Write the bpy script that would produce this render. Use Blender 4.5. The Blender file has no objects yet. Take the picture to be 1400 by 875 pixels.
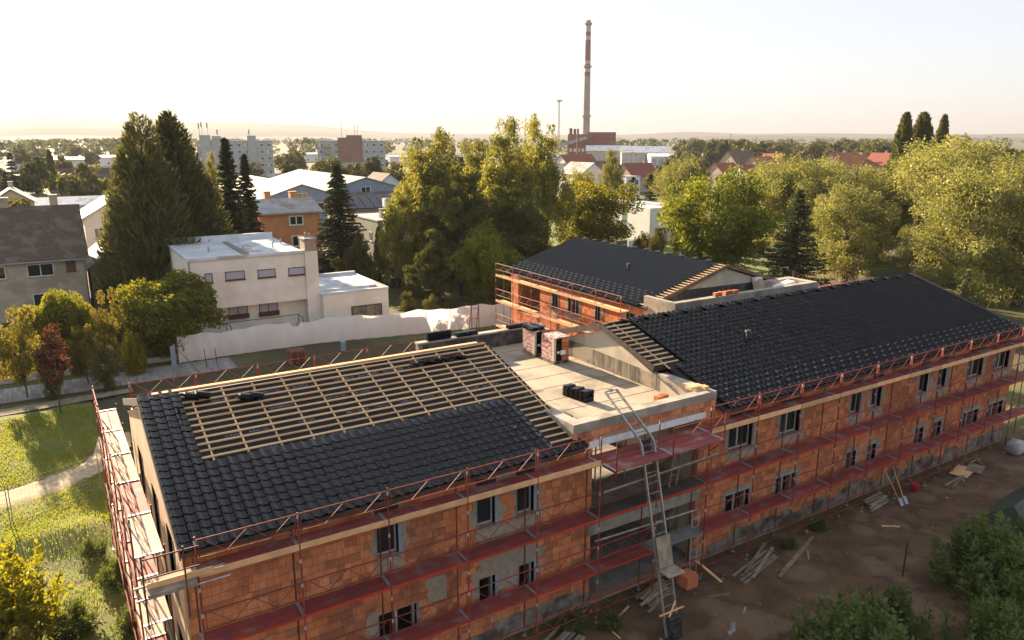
import bpy, math, random
import numpy as np
from mathutils import Vector, Matrix
R = math.radians
S = bpy.context.scene
COL = S.collection

# ------------------------------------------------------------------ camera
CAM = Vector((0.0, -18.1, 16.46))
FPX = 1036.0                      # focal length in pixels of a 1400 px wide picture
PITCH = 13.5407
YAW = -31.998
cam_d = bpy.data.cameras.new('camera')
cam_d.sensor_width = 36.0
cam_d.lens = FPX * 36.0 / 1400.0
cam_d.clip_start = 0.5
cam_d.clip_end = 40000
cam = bpy.data.objects.new('camera', cam_d)
COL.objects.link(cam)
cam.location = CAM
cam.rotation_euler = (R(90 - PITCH), 0, R(YAW))
S.camera = cam

# ------------------------------------------------------------------ sky, sun, exposure
SUN_EL, SUN_AZ = 16.0, -7.0       # azimuth measured from +Y, negative towards -X
w = bpy.data.worlds.new('World')
S.world = w
w.use_nodes = True
nt = w.node_tree
nt.nodes.clear()
sky = nt.nodes.new('ShaderNodeTexSky')
sky.sky_type = 'NISHITA'
sky.sun_disc = False
sky.sun_elevation = R(SUN_EL)
sky.sun_rotation = R(SUN_AZ)
sky.altitude = 400
sky.air_density = 0.9
sky.dust_density = 1.4
sky.ozone_density = 0.6
bgn = nt.nodes.new('ShaderNodeBackground')
bgn.inputs[1].default_value = 0.112
wo = nt.nodes.new('ShaderNodeOutputWorld')
veil = nt.nodes.new('ShaderNodeGamma')      # thin even haze: the whole sky is less contrasty than clean air
veil.inputs[1].default_value = 0.28
nt.links.new(sky.outputs[0], veil.inputs[0])
pale = nt.nodes.new('ShaderNodeHueSaturation')
pale.inputs['Saturation'].default_value = 0.9
nt.links.new(veil.outputs[0], pale.inputs['Color'])
cool = nt.nodes.new('ShaderNodeMix'); cool.data_type = 'RGBA'; cool.blend_type = 'MULTIPLY'
cool.inputs[0].default_value = 1.0; cool.inputs[7].default_value = (0.96, 0.975, 1.04, 1)
nt.links.new(pale.outputs[0], cool.inputs[6])
nt.links.new(cool.outputs[2], bgn.inputs[0])
nt.links.new(bgn.outputs[0], wo.inputs[0])
sd = bpy.data.lights.new('sun', 'SUN')
sd.energy = 4.3
sd.angle = R(0.6)
sd.color = (1.0, 0.79, 0.54)
sun = bpy.data.objects.new('sun', sd)
COL.objects.link(sun)
sdir = Vector((math.sin(R(SUN_AZ)) * math.cos(R(SUN_EL)), math.cos(R(SUN_AZ)) * math.cos(R(SUN_EL)), math.sin(R(SUN_EL))))
sun.rotation_euler = (-sdir).to_track_quat('-Z', 'Y').to_euler()
sun.location = (0, 60, 60)
vs = S.view_settings
vs.view_transform = 'Standard'
vs.look = 'None'
vs.gamma = 1.0
vs.use_curve_mapping = False
vs.exposure = 2.55
S.cycles.use_denoising = True
S.cycles.max_bounces = 7
S.cycles.diffuse_bounces = 3
S.cycles.glossy_bounces = 3
S.cycles.transmission_bounces = 4
S.cycles.transparent_max_bounces = 6
S.cycles.volume_bounces = 0
S.cycles.caustics_reflective = False
S.cycles.caustics_refractive = False
S.cycles.sample_clamp_indirect = 6.0

# ------------------------------------------------------------------ helpers: materials
def nodes_of(name):
    m = bpy.data.materials.new(name)
    m.use_nodes = True
    n = m.node_tree
    n.nodes.clear()
    out = n.nodes.new('ShaderNodeOutputMaterial')
    return m, n, out

def lk(n, a, b): n.links.new(a, b)

def rnd_node(n):
    """a random value per piece: attribute rnd of the mesh plus the object's own random"""
    at = n.nodes.new('ShaderNodeAttribute'); at.attribute_name = 'rnd'
    oi = n.nodes.new('ShaderNodeObjectInfo')
    ad = n.nodes.new('ShaderNodeMath'); ad.operation = 'ADD'
    lk(n, at.outputs['Fac'], ad.inputs[0]); lk(n, oi.outputs['Random'], ad.inputs[1])
    fr = n.nodes.new('ShaderNodeMath'); fr.operation = 'FRACT'
    lk(n, ad.outputs[0], fr.inputs[0])
    return fr.outputs[0]

def mixc(n, fac, a, b, mode='MIX'):
    mx = n.nodes.new('ShaderNodeMix'); mx.data_type = 'RGBA'; mx.blend_type = mode
    for sock, v in ((mx.inputs[0], fac), (mx.inputs[6], a), (mx.inputs[7], b)):
        if hasattr(v, 'is_output'): lk(n, v, sock)
        elif isinstance(v, (int, float)): sock.default_value = v
        else: sock.default_value = (v[0], v[1], v[2], 1)
    return mx.outputs[2]

def noise(n, scale, detail=4, stretch=None, coord=None, rough=.55):
    if coord is None:
        g = n.nodes.new('ShaderNodeNewGeometry'); coord = g.outputs['Position']
    if stretch:
        mp = n.nodes.new('ShaderNodeMapping'); mp.inputs['Scale'].default_value = stretch
        lk(n, coord, mp.inputs['Vector']); coord = mp.outputs[0]
    t = n.nodes.new('ShaderNodeTexNoise')
    t.inputs['Scale'].default_value = scale; t.inputs['Detail'].default_value = detail
    t.inputs['Roughness'].default_value = rough
    lk(n, coord, t.inputs['Vector'])
    return t.outputs['Fac']

def ramp(n, fac, lo, hi):
    mr = n.nodes.new('ShaderNodeMapRange'); mr.interpolation_type = 'SMOOTHSTEP'
    lk(n, fac, mr.inputs['Value'])
    mr.inputs['From Min'].default_value = lo; mr.inputs['From Max'].default_value = hi
    return mr.outputs[0]

def M(name, c1, c2=None, scale=4.0, rough=.8, bump=0.0, metal=0.0, rnd=0.0, spec=.35, stretch=None,
      lo=.38, hi=.62, c3=None, scale3=.5, lo3=.5, hi3=.62, bscale=None, bdist=.02):
    m, n, out = nodes_of(name)
    b = n.nodes.new('ShaderNodeBsdfPrincipled')
    b.inputs['Roughness'].default_value = rough
    b.inputs['Metallic'].default_value = metal
    b.inputs['Specular IOR Level'].default_value = spec
    col = c1
    if c2 is not None:
        col = mixc(n, ramp(n, noise(n, scale, 5, stretch), lo, hi), c1, c2)
    if c3 is not None:
        col = mixc(n, ramp(n, noise(n, scale3, 3), lo3, hi3), col, c3)
    if rnd:
        r_ = rnd_node(n)
        mr = n.nodes.new('ShaderNodeMapRange')
        lk(n, r_, mr.inputs['Value'])
        mr.inputs['To Min'].default_value = 1 - rnd; mr.inputs['To Max'].default_value = 1 + rnd
        hs = n.nodes.new('ShaderNodeHueSaturation')
        lk(n, mr.outputs[0], hs.inputs['Value'])
        if hasattr(col, 'is_output'): lk(n, col, hs.inputs['Color'])
        else: hs.inputs['Color'].default_value = (*col, 1)
        col = hs.outputs[0]
    if hasattr(col, 'is_output'): lk(n, col, b.inputs['Base Color'])
    else: b.inputs['Base Color'].default_value = (*col, 1)
    if bump:
        bp = n.nodes.new('ShaderNodeBump')
        bp.inputs['Strength'].default_value = bump; bp.inputs['Distance'].default_value = bdist
        lk(n, noise(n, bscale or scale * 4, 6, stretch), bp.inputs['Height'])
        lk(n, bp.outputs[0], b.inputs['Normal'])
    lk(n, b.outputs[0], out.inputs['Surface'])
    return m

def LEAF(name, ca, cb, trans=.42, tint=(1.25, 1.12, .55), cc=None):
    """leaf: diffuse + light shining through; colour differs from leaf to leaf and tree to tree"""
    m, n, out = nodes_of(name)
    at = n.nodes.new('ShaderNodeAttribute'); at.attribute_name = 'rnd'
    oi = n.nodes.new('ShaderNodeObjectInfo')
    col = mixc(n, at.outputs['Fac'], ca, cb)
    if cc is not None:
        col = mixc(n, ramp(n, noise(n, .35, 3), .52, .66), col, cc)
    mr = n.nodes.new('ShaderNodeMapRange')
    lk(n, oi.outputs['Random'], mr.inputs['Value'])
    mr.inputs['To Min'].default_value = .82; mr.inputs['To Max'].default_value = 1.18
    hs = n.nodes.new('ShaderNodeHueSaturation')
    lk(n, mr.outputs[0], hs.inputs['Value']); lk(n, col, hs.inputs['Color'])
    col = hs.outputs[0]
    d = n.nodes.new('ShaderNodeBsdfDiffuse'); lk(n, col, d.inputs['Color'])
    t = n.nodes.new('ShaderNodeBsdfTranslucent')
    lk(n, mixc(n, 1.0, col, tint, 'MULTIPLY'), t.inputs['Color'])
    mx = n.nodes.new('ShaderNodeMixShader'); mx.inputs[0].default_value = trans
    lk(n, d.outputs[0], mx.inputs[1]); lk(n, t.outputs[0], mx.inputs[2])
    g = n.nodes.new('ShaderNodeBsdfGlossy'); g.inputs['Roughness'].default_value = .45
    g.inputs['Color'].default_value = (.6, .6, .5, 1)
    m2 = n.nodes.new('ShaderNodeMixShader'); m2.inputs[0].default_value = .03
    lk(n, mx.outputs[0], m2.inputs[1]); lk(n, g.outputs[0], m2.inputs[2])
    lk(n, m2.outputs[0], out.inputs['Surface'])
    return m

# ------------------------------------------------------------------ helpers: meshes
class MB:
    def __init__(s): s.v = []; s.f = []; s.r = []
    def add(s, vs_, fs, r=0.0):
        o = len(s.v); s.v.extend(tuple(p) for p in vs_)
        for f in fs: s.f.append(tuple(i + o for i in f)); s.r.append(r)
        return s
    def box(s, x0, x1, y0, y1, z0, z1, r=0.0):
        return s.add([(x0, y0, z0), (x1, y0, z0), (x1, y1, z0), (x0, y1, z0), (x0, y0, z1), (x1, y0, z1), (x1, y1, z1), (x0, y1, z1)],
                     [(3, 2, 1, 0), (4, 5, 6, 7), (0, 1, 5, 4), (1, 2, 6, 5), (2, 3, 7, 6), (3, 0, 4, 7)], r)
    def hexa(s, p, r=0.0):
        return s.add(p, [(3, 2, 1, 0), (4, 5, 6, 7), (0, 1, 5, 4), (1, 2, 6, 5), (2, 3, 7, 6), (3, 0, 4, 7)], r)
    def beam(s, p, q, w_, h, up=(0, 0, 1), r=0.0):
        p, q, up = Vector(p), Vector(q), Vector(up)
        d = (q - p).normalized(); sx = d.cross(up)
        if sx.length < 1e-4: sx = d.cross(Vector((1, 0, 0)))
        sx.normalize(); u = sx.cross(d).normalized()
        a, b = sx * w_ / 2, u * h / 2
        return s.hexa([p - a - b, p + a - b, q + a - b, q - a - b, p - a + b, p + a + b, q + a + b, q - a + b], r)
    def tube(s, p, q, r0, r1=None, n=6, caps=True, r=0.0):
        if r1 is None: r1 = r0
        p, q = Vector(p), Vector(q)
        d = (q - p).normalized(); a = d.orthogonal().normalized(); b = d.cross(a)
        vs_ = [p + (a * math.cos(t) + b * math.sin(t)) * r0 for t in [2 * math.pi * i / n for i in range(n)]]
        vs_ += [q + (a * math.cos(t) + b * math.sin(t)) * r1 for t in [2 * math.pi * i / n for i in range(n)]]
        fs = [(i, (i + 1) % n, n + (i + 1) % n, n + i) for i in range(n)]
        if caps: fs += [tuple(range(n - 1, -1, -1)), tuple(range(n, 2 * n))]
        return s.add(vs_, fs, r)
    def prism(s, poly, axis, a, b, r=0.0):
        """poly: 2-D outline; axis 0: (y,z) extruded in x, 1: (x,z) in y, 2: (x,y) in z"""
        def mk(p, t): return ((t, p[0], p[1]), (p[0], t, p[1]), (p[0], p[1], t))[axis]
        n = len(poly)
        vs_ = [mk(p, a) for p in poly] + [mk(p, b) for p in poly]
        fs = [tuple(range(n - 1, -1, -1)), tuple(range(n, 2 * n))] + [(i, (i + 1) % n, n + (i + 1) % n, n + i) for i in range(n)]
        return s.add(vs_, fs, r)
    def mesh(s, name, mat, smooth=False):
        me = bpy.data.meshes.new(name)
        me.from_pydata(s.v, [], s.f)
        if any(s.r):
            a = me.attributes.new('rnd', 'FLOAT', 'FACE'); a.data.foreach_set('value', s.r)
        if mat: me.materials.append(mat)
        if smooth: me.polygons.foreach_set('use_smooth', [True] * len(me.polygons))
        me.update()
        return me

def tag(o, label=None, cat=None, group=None, kind=None):
    if label: o['label'] = label
    if cat: o['category'] = cat
    if group: o['group'] = group
    if kind: o['kind'] = kind
    return o

def thing(name, label, cat, loc=(0, 0, 0), group=None, rz=0.0):
    o = bpy.data.objects.new(name, None); COL.objects.link(o)
    o.empty_display_size = .3
    o.location = loc; o.rotation_euler = (0, 0, rz)
    return tag(o, label, cat, group)

def put(name, me, parent=None, local=False):
    """link a mesh object; its coordinates are world ones unless local"""
    o = bpy.data.objects.new(name, me); COL.objects.link(o)
    if parent is not None:
        o.parent = parent
        if not local and parent.type == 'EMPTY':
            o.matrix_parent_inverse = Matrix.LocRotScale(parent.location, parent.rotation_euler, None).inverted()
    return o

def part(name, mb, mat, parent, label=None, kind=None, smooth=False, local=False):
    return tag(put(name, mb.mesh(name, mat, smooth), parent, local), label, None, None, kind)

def solo(name, mb, mat, label, cat, group=None, loc=None, smooth=False, rz=0.0):
    o = tag(put(name, mb.mesh(name, mat, smooth)), label, cat, group)
    if loc is not None: o.location = loc
    o.rotation_euler = (0, 0, rz)
    return o

def struct(name, mb, mat, smooth=False):
    return tag(put(name, mb.mesh(name, mat, smooth)), kind='structure')

def copy_tree(o, parent=None):
    c = o.copy(); COL.objects.link(c); c.parent = parent
    for ch in o.children: copy_tree(ch, c)
    return c

cm = cam.rotation_euler.to_matrix()
def at(px, py, d):
    """world point seen at pixel (px,py) of the 1400-wide photograph, d metres away on the ground plan"""
    r_ = cm @ Vector((px - 700.0, 437.5 - py, -FPX))
    return CAM + r_ * (d / math.hypot(r_.x, r_.y))

UNIT = MB().box(-.5, .5, -.5, .5, -.5, .5)
# ------------------------------------------------------------------ materials
MAT = {}
def brick_material():
    m, n, out = nodes_of('clay_brick')
    b = n.nodes.new('ShaderNodeBsdfPrincipled'); b.inputs['Roughness'].default_value = .9
    b.inputs['Specular IOR Level'].default_value = .15
    r_ = rnd_node(n)
    col = mixc(n, r_, (.66, .215, .092), (.82, .345, .165))
    # damp and dark fired bricks: some single ones, and stains with their own shape
    gt = n.nodes.new('ShaderNodeMath'); gt.operation = 'GREATER_THAN'; gt.inputs[1].default_value = .70
    lk(n, r_, gt.inputs[0])
    sc = n.nodes.new('ShaderNodeMath'); sc.operation = 'MULTIPLY'; sc.inputs[1].default_value = .62
    lk(n, gt.outputs[0], sc.inputs[0])
    col = mixc(n, sc.outputs[0], col, (.30, .10, .055))
    st = ramp(n, noise(n, .55, 4, (1, 1, .8)), .55, .63)
    s2 = n.nodes.new('ShaderNodeMath'); s2.operation = 'MULTIPLY'; s2.inputs[1].default_value = .5
    lk(n, st, s2.inputs[0])
    col = mixc(n, s2.outputs[0], col, (.25, .10, .062))
    # vertical grooves of the hollow block
    col = mixc(n, ramp(n, noise(n, 1.0, 3, (26, 26, 1.5)), .75, .30), col, (.78, .76, .75), 'MULTIPLY')
    dust = ramp(n, noise(n, 2.2, 5), .6, .78)
    d2 = n.nodes.new('ShaderNodeMath'); d2.operation = 'MULTIPLY'; d2.inputs[1].default_value = .35
    lk(n, dust, d2.inputs[0])
    col = mixc(n, d2.outputs[0], col, (.45, .36, .29))
    lk(n, col, b.inputs['Base Color'])
    bp = n.nodes.new('ShaderNodeBump'); bp.inputs['Strength'].default_value = .5; bp.inputs['Distance'].default_value = .01
    lk(n, noise(n, 1.0, 3, (60, 60, 6)), bp.inputs['Height']); lk(n, bp.outputs[0], b.inputs['Normal'])
    lk(n, b.outputs[0], out.inputs['Surface'])
    return m
MAT['brick'] = brick_material()
MAT['mortar'] = M('mortar', (.46, .27, .17), (.34, .19, .12), 6, .95, .3)
MAT['block'] = M('concrete_block', (.30, .24, .19), (.20, .165, .135), 3, .95, .4, rnd=.2, c3=(.10, .085, .07), scale3=1.1)
MAT['concrete'] = M('concrete', (.40, .355, .29), (.30, .265, .215), 2.2, .92, .25, c3=(.235, .20, .165), scale3=.7)
MAT['slab'] = M('floor_slab', (.30, .27, .235), (.21, .19, .165), 1.6, .95, .2)
MAT['plaster'] = M('rough_plaster', (.37, .295, .225), (.29, .235, .18), 5, .95, .35, bdist=.01)
MAT['gable'] = M('gable_plaster', (.56, .49, .37), (.50, .43, .33), 1.3, .95, .12, c3=(.44, .375, .285), scale3=.6)
MAT['gable_left'] = M('gable_render', (.60, .42, .27), (.54, .36, .22), 1.3, .95, .2, c3=(.48, .31, .18), scale3=.8)
MAT['bitumen'] = M('bitumen_sheet', (.055, .052, .05), (.035, .034, .034), 2.5, .8, .3, c3=(.10, .092, .082), scale3=1.3)
MAT['bitumen_old'] = M('dusty_bitumen', (.26, .215, .155), (.10, .085, .068), 1.0, .9, .3, stretch=(6, 6, .7), c3=(.34, .285, .21), scale3=.7)
MAT['flatroof'] = M('roof_screed', (.40, .335, .25), (.33, .27, .20), 1.0, .93, .25, c3=(.24, .195, .145), scale3=.45, stretch=(1.6, .45, 1))
MAT['tile'] = M('glazed_roof_tile', (.006, .0056, .0056), (.004, .0038, .0038), 3.0, .15, .05, rnd=.5, spec=.26, bscale=30, bdist=.004, c3=(.014, .0125, .011), scale3=1.4, lo3=.5, hi3=.75)
MAT['membrane'] = M('roof_membrane', (.014, .0135, .015), (.010, .010, .011), 2, .7, .1)
MAT['print'] = M('membrane_print', (.20, .235, .32), (.05, .06, .085), 7, .8)
MAT['batten'] = M('pine_batten', (.72, .47, .25), (.60, .375, .19), 3, .85, .2, rnd=.22, stretch=(1, 6, 6))
MAT['deckwood'] = M('deck_plywood', (.60, .48, .36), (.50, .39, .29), 1.2, .85, .2, rnd=.18, c3=(.42, .33, .25), scale3=.9)
MAT['plank'] = M('pine_plank', (.76, .45, .225), (.64, .365, .175), 2, .85, .2, rnd=.2)
MAT['oldwood'] = M('weathered_wood', (.32, .25, .175), (.21, .165, .12), 3, .92, .3, rnd=.3)
MAT['verge'] = M('verge_board', (.075, .052, .04), (.05, .036, .03), 3, .8)
MAT['red'] = M('red_scaffold_paint', (.30, .042, .028), (.19, .032, .022), 5, .6, .1, rnd=.25, c3=(.17, .055, .035), scale3=2.5, lo3=.52, hi3=.7)
MAT['reddeck'] = M('red_deck_dusty', (.30, .058, .050), (.215, .055, .050), 1.5, .75, .15, rnd=.18, c3=(.30, .19, .165), scale3=1.6, lo3=.5, hi3=.72)
MAT['edge'] = M('bright_red_edge', (.50, .045, .022), (.38, .04, .022), 4, .6, .1, rnd=.2)
MAT['rust'] = M('rusty_post', (.16, .042, .025), (.105, .032, .021), 5, .65, .15, rnd=.25)
MAT['zinc'] = M('galvanised', (.42, .42, .41), (.30, .30, .295), 7, .5, .1, metal=.5)
MAT['alu'] = M('aluminium', (.46, .43, .39), (.34, .32, .29), 6, .45, .08, metal=.6)
MAT['white'] = M('white_foam', (.80, .80, .79), (.70, .70, .69), 3, .8)
MAT['pvc'] = M('window_pvc', (.42, .42, .42), (.36, .36, .36), 4, .5)
MAT['xps'] = M('grey_insulation', (.24, .235, .23), (.19, .185, .18), 5, .9)
MAT['blue'] = M('blue_film', (.20, .30, .42), (.25, .34, .45), 4, .6)
MAT['shutter'] = M('shutter_box', (.05, .045, .042), (.035, .032, .03), 4, .7)
MAT['dark'] = M('dark_room', (.05, .042, .035), (.035, .03, .026), 2, .95)
def glass(name, tint=(.02, .024, .026), rough=.04):
    m, n, out = nodes_of(name)
    b = n.nodes.new('ShaderNodeBsdfPrincipled')
    b.inputs['Base Color'].default_value = (*tint, 1); b.inputs['Roughness'].default_value = rough
    b.inputs['Specular IOR Level'].default_value = .6
    bp = n.nodes.new('ShaderNodeBump'); bp.inputs['Strength'].default_value = .05
    lk(n, noise(n, 1.3, 2), bp.inputs['Height']); lk(n, bp.outputs[0], b.inputs['Normal'])
    lk(n, b.outputs[0], out.inputs['Surface'])
    return m
MAT['glass'] = glass('window_glass')

# ------------------------------------------------------------------ the building site: constants
YF, YB = 1.0, 13.2               # front and back face of the front row
EAVE_Y, EAVE_Z = .55, 6.42
RY, RZ = 7.25, 8.44              # ridge
SL = (RZ - EAVE_Z) / (RY - EAVE_Y)
FZ = 6.42                        # flat roof level
LX0, LX1 = 2.05, 14.5            # left block
KX0, KX1 = 14.36, 21.1           # flat link
GX0, GX1 = 20.6, 44.1            # right block
def roof_z(y): return EAVE_Z + SL * (y - EAVE_Y) if y <= RY else RZ - SL * (y - RY)

def cells(u0, u1, z0, z1, ops):
    us = sorted({u0, u1, *[o[0] for o in ops if u0 < o[0] < u1], *[o[1] for o in ops if u0 < o[1] < u1]})
    for a, b in zip(us[:-1], us[1:]):
        m_ = (a + b) / 2
        zs = [z0]
        for o in sorted([o for o in ops if o[0] < m_ < o[1]], key=lambda o: o[2]):
            zs += [max(z0, o[2]), min(z1, o[3])]
        zs.append(z1)
        for k in range(0, len(zs), 2):
            if zs[k + 1] - zs[k] > .005: yield a, b, zs[k], zs[k + 1]

def bricks(rng, u0, u1, z0, z1, ops, base_z):
    """running bond with the openings left out: yields (u0,u1,z0,z1,is_block,rnd)"""
    z = z0; k = 0
    while z < z1 - .04:
        h = min(.25, z1 - z)
        iv = [(u0, u1)]
        for o in ops:
            if o[2] < z + h - .06 and o[3] > z + .06:
                nv = []
                for a, b in iv:
                    if o[1] <= a or o[0] >= b: nv.append((a, b)); continue
                    if o[0] > a: nv.append((a, o[0]))
                    if o[1] < b: nv.append((o[1], b))
                iv = nv
        for a, b in iv:
            u = a - (rng.random() * .25 if a == u0 else 0)
            while u < b - .03:
                L = rng.choice((.25, .25, .19, .375, .30))
                e = min(b, u + L)
                if b - e < .06: e = b
                s_ = max(a, u)
                if e - s_ > .03:
                    blk = z + h / 2 < base_z + .22 * math.sin(s_ * 1.7) * math.sin(s_ * .63 + 1)
                    yield s_, e, z, z + h, blk, rng.random()
                u = e
        z += h; k += 1

BRICK_UNIT = UNIT.mesh('brick', MAT['brick'])
BLOCK_UNIT = UNIT.mesh('brick', MAT['block'])
def lay_bricks(wall, fmap, items, n_single, key):
    """fmap(u0,u1,z0,z1,proud) -> box limits; the n_single largest in view are objects, the rest one part"""
    items = sorted(items, key=key)
    rest = MB(); rest2 = MB()
    for i, (a, b, c, d, blk, r_) in enumerate(items):
        x0, x1, y0, y1, z0, z1 = fmap(a + .006, b - .006, c + .008, d - .008, .004 + .009 * r_)
        if i < n_single:
            o = put('brick', BLOCK_UNIT if blk else BRICK_UNIT, wall)
            o.location = ((x0 + x1) / 2, (y0 + y1) / 2, (z0 + z1) / 2)
            o.scale = (x1 - x0, y1 - y0, z1 - z0)
        else:
            (rest2 if blk else rest).box(x0, x1, y0, y1, z0, z1, .02 + .97 * r_)
    if rest.v: part('brickwork', rest, MAT['brick'], wall, kind='stuff')
    if rest2.v: part('plinth_blocks', rest2, MAT['block'], wall, kind='stuff')

PATCH = [.013]
def plaster_patch(rng, u0, u1, z0, z1, ops, fmap, parent, ragged=.2, cell=.06):
    """hand-thrown plaster with a ragged outline, as runs of thin cells"""
    mb = MB(); PATCH[0] = .0132 + (PATCH[0] - .0132 + .00037) % .0078     # no two patches in one plane
    ph = [rng.random() * 9 for _ in range(4)]
    nz = int((z1 - z0) / cell)
    for k in range(nz):
        z = z0 + k * cell
        j0 = ragged * (.5 + .3 * math.sin(z * 3 + ph[0]) + .35 * (rng.random() - .5) + .3 * math.sin(z * 7 + ph[1]))
        j1 = ragged * (.5 + .3 * math.sin(z * 3.4 + ph[2]) + .35 * (rng.random() - .5) + .3 * math.sin(z * 8 + ph[3]))
        e = min(k, nz - 1 - k) * cell
        if e < ragged * .5: j0 += (ragged * .5 - e) * rng.random() * 1.5; j1 += (ragged * .5 - e) * rng.random() * 1.5
        iv = [(u0 + j0, u1 - j1)]
        for o in ops:
            if o[2] < z + cell / 2 < o[3]:
                nv = []
                for a, b in iv:
                    if o[1] <= a or o[0] >= b: nv.append((a, b)); continue
                    if o[0] > a: nv.append((a, o[0]))
                    if o[1] < b: nv.append((o[1], b))
                iv = nv
        for a, b in iv:
            if b - a > .02: mb.box(*fmap(a, b, z, z + cell, PATCH[0]))
    if mb.v: part('plaster_patch', mb, MAT['plaster'], parent)

def front_map(y):                # wall facing -Y
    return lambda a, b, c, d, pr: (a, b, y - pr, y + .03, c, d)
def left_map(x):                 # wall facing -X
    return lambda a, b, c, d, pr: (x - pr, x + .03, a, b, c, d)

def window(parent, a, b, c, d, fm, depth=.16, mull=0, glazed=True, blue=False, box=False, sill=True):
    """window set back in its opening, on a wall mapped by fm"""
    def bx(mb, a_, b_, c_, d_, p0, p1):
        x0, x1, y0, y1, z0, z1 = fm(a_, b_, c_, d_, 0)
        if fm(0, 1, 0, 1, 0)[1] == 1: mb.box(x0, x1, y0 + p0, y0 + p1, z0, z1)
        else: mb.box(x0 + p0, x0 + p1, y0, y1, z0, z1)
        return mb
    fr = MB(); t = .06
    for q in ((a, a + t, c, d), (b - t, b, c, d), (a + t, b - t, c, c + t), (a + t, b - t, d - t, d)): bx(fr, *q, depth, depth + .07)
    for k in range(mull):
        m_ = a + (b - a) * (k + 1) / (mull + 1); bx(fr, m_ - .04, m_ + .04, c + t, d - t, depth, depth + .07)
    wo_ = part('window', fr, MAT['pvc'], parent)
    if glazed: part('pane', bx(MB(), a + t, b - t, c + t, d - t, depth + .025, depth + .045), MAT['glass'], wo_)
    for ra, rb_ in ((b, b + .10), (a - .05, a)): part('reveal_board', bx(MB(), ra, rb_, c - .04, d + .02, -.022, depth + .03), MAT['blue'] if blue and ra == b else MAT['xps'], wo_)
    if sill: part('sill', bx(MB(), a - .05, b + .1, c - .10, c - .04, -.03, depth + .03), MAT['xps'], wo_)
    if box: part('shutter_box', bx(MB(), a - .04, b + .04, d + .02, d + .24, -.02, .2), MAT['shutter'], wo_)
    return wo_

# ------------------------------------------------------------------ roof tiles
def tile_arrays():
    xs = [0, .02, .04, .06, .08, .11, .145, .19, .25, .302]
    zs = [.006, .034, .053, .061, .056, .037, .014, .003, .0, .006]
    n = len(xs); L = .375
    v = [(x, L, z) for x, z in zip(xs, zs)] + [(x, 0, z + .026) for x, z in zip(xs, zs)]
    v += [(x, 0, z + .026) for x, z in zip(xs, zs)] + [(x, .004, z - .004) for x, z in zip(xs, zs)]
    v += [(0, L, .006), (0, 0, .032), (0, L, -.02), (0, 0, .0)]
    f = [(i, n + i, n + i + 1, i + 1)[::1] for i in range(n - 1)] + [(2 * n + i, 3 * n + i, 3 * n + i + 1, 2 * n + i + 1) for i in range(n - 1)]
    k = 4 * n
    f.append((k, k + 2, k + 3, k + 1))
    return np.array(v), np.array(f), n - 1
TV, TF, TSM = tile_arrays()
def tile_mesh(name, mats, offs=None, rnd=None):
    me = bpy.data.meshes.new(name)
    if offs is None: V, F = TV, TF
    else:
        V = np.concatenate([TV @ m.T + o for m, o in offs]); F = np.concatenate([TF + i * len(TV) for i in range(len(offs))])
    me.vertices.add(len(V)); me.vertices.foreach_set('co', V.ravel())
    me.loops.add(F.size); me.loops.foreach_set('vertex_index', F.ravel())
    me.polygons.add(len(F)); me.polygons.foreach_set('loop_start', np.arange(0, F.size, 4)); me.polygons.foreach_set('loop_total', np.full(len(F), 4))
    me.update(calc_edges=True)
    sm = np.tile(np.arange(len(TF)) < TSM, len(F) // len(TF)); me.polygons.foreach_set('use_smooth', sm)
    if rnd is not None:
        a = me.attributes.new('rnd', 'FLOAT', 'FACE'); a.data.foreach_set('value', np.repeat(rnd, len(TF)))
    me.materials.append(MAT['tile'])
    me.update()
    return me
TILE = tile_mesh('roof_tile', None)
TW, TG = .302, .322              # cover width, gauge along the slope
def lay_tiles(roof, org, ex, es, ncol, nrow, skip, nsingle, seed):
    rng = random.Random(seed)
    ex, es = Vector(ex).normalized(), Vector(es).normalized(); en = ex.cross(es).normalized()
    lst = []
    for j in range(nrow):
        for i in range(ncol):
            if skip(i, j): continue
            p = Vector(org) + ex * (i * TW + rng.uniform(-.005, .005)) + es * (j * TG + rng.uniform(-.010, .010)) + en * (.01 + rng.uniform(0, .006))
            tw = rng.uniform(-.022, .022)
            lst.append(((p - CAM).length, p, tw, rng.random()))
    lst.sort(key=lambda t: t[0])
    offs, rr = [], []
    for k, (_, p, tw, r_) in enumerate(lst):
        a, b = ex * math.cos(tw) + es * math.sin(tw), es * math.cos(tw) - ex * math.sin(tw)
        m = Matrix((a, b, en)).transposed()
        if k < nsingle:
            o = put('roof_tile', TILE, roof); o.matrix_local = Matrix.Translation(p) @ m.to_4x4()
        else:
            offs.append((np.array(m), np.array(p))); rr.append(.02 + .97 * r_)
    if offs: tag(put('tile_field', tile_mesh('tile_field', None, offs, np.array(rr)), roof), kind='stuff')

def slab_roof(mb, x0, x1, ya, za, yb, zb, th):
    """sloping slab spanned in x, from (ya,za) up to (yb,zb), th thick below"""
    mb.hexa([(x0, ya, za - th), (x1, ya, za - th), (x1, yb, zb - th), (x0, yb, zb - th), (x0, ya, za), (x1, ya, za), (x1, yb, zb), (x0, yb, zb)])

def snow_guards(roof, org, ex, es, cols, rows, step=2):
    mb = MB(); ex, es = Vector(ex).normalized(), Vector(es).normalized(); en = ex.cross(es)
    for j in rows:
        for i in range(j % step, cols, step):
            p = Vector(org) + ex * (i * TW + .2) + es * (j * TG + .05) + en * .04
            mb.beam(p - ex * .075 + en * .10, p, .018, .012, en); mb.beam(p + ex * .075 + en * .10, p, .018, .012, en)
            mb.beam(p, p + es * .18 + en * .01, .02, .008, en)
    part('snow_guard', mb, MAT['zinc'], roof, kind='stuff')
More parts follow.
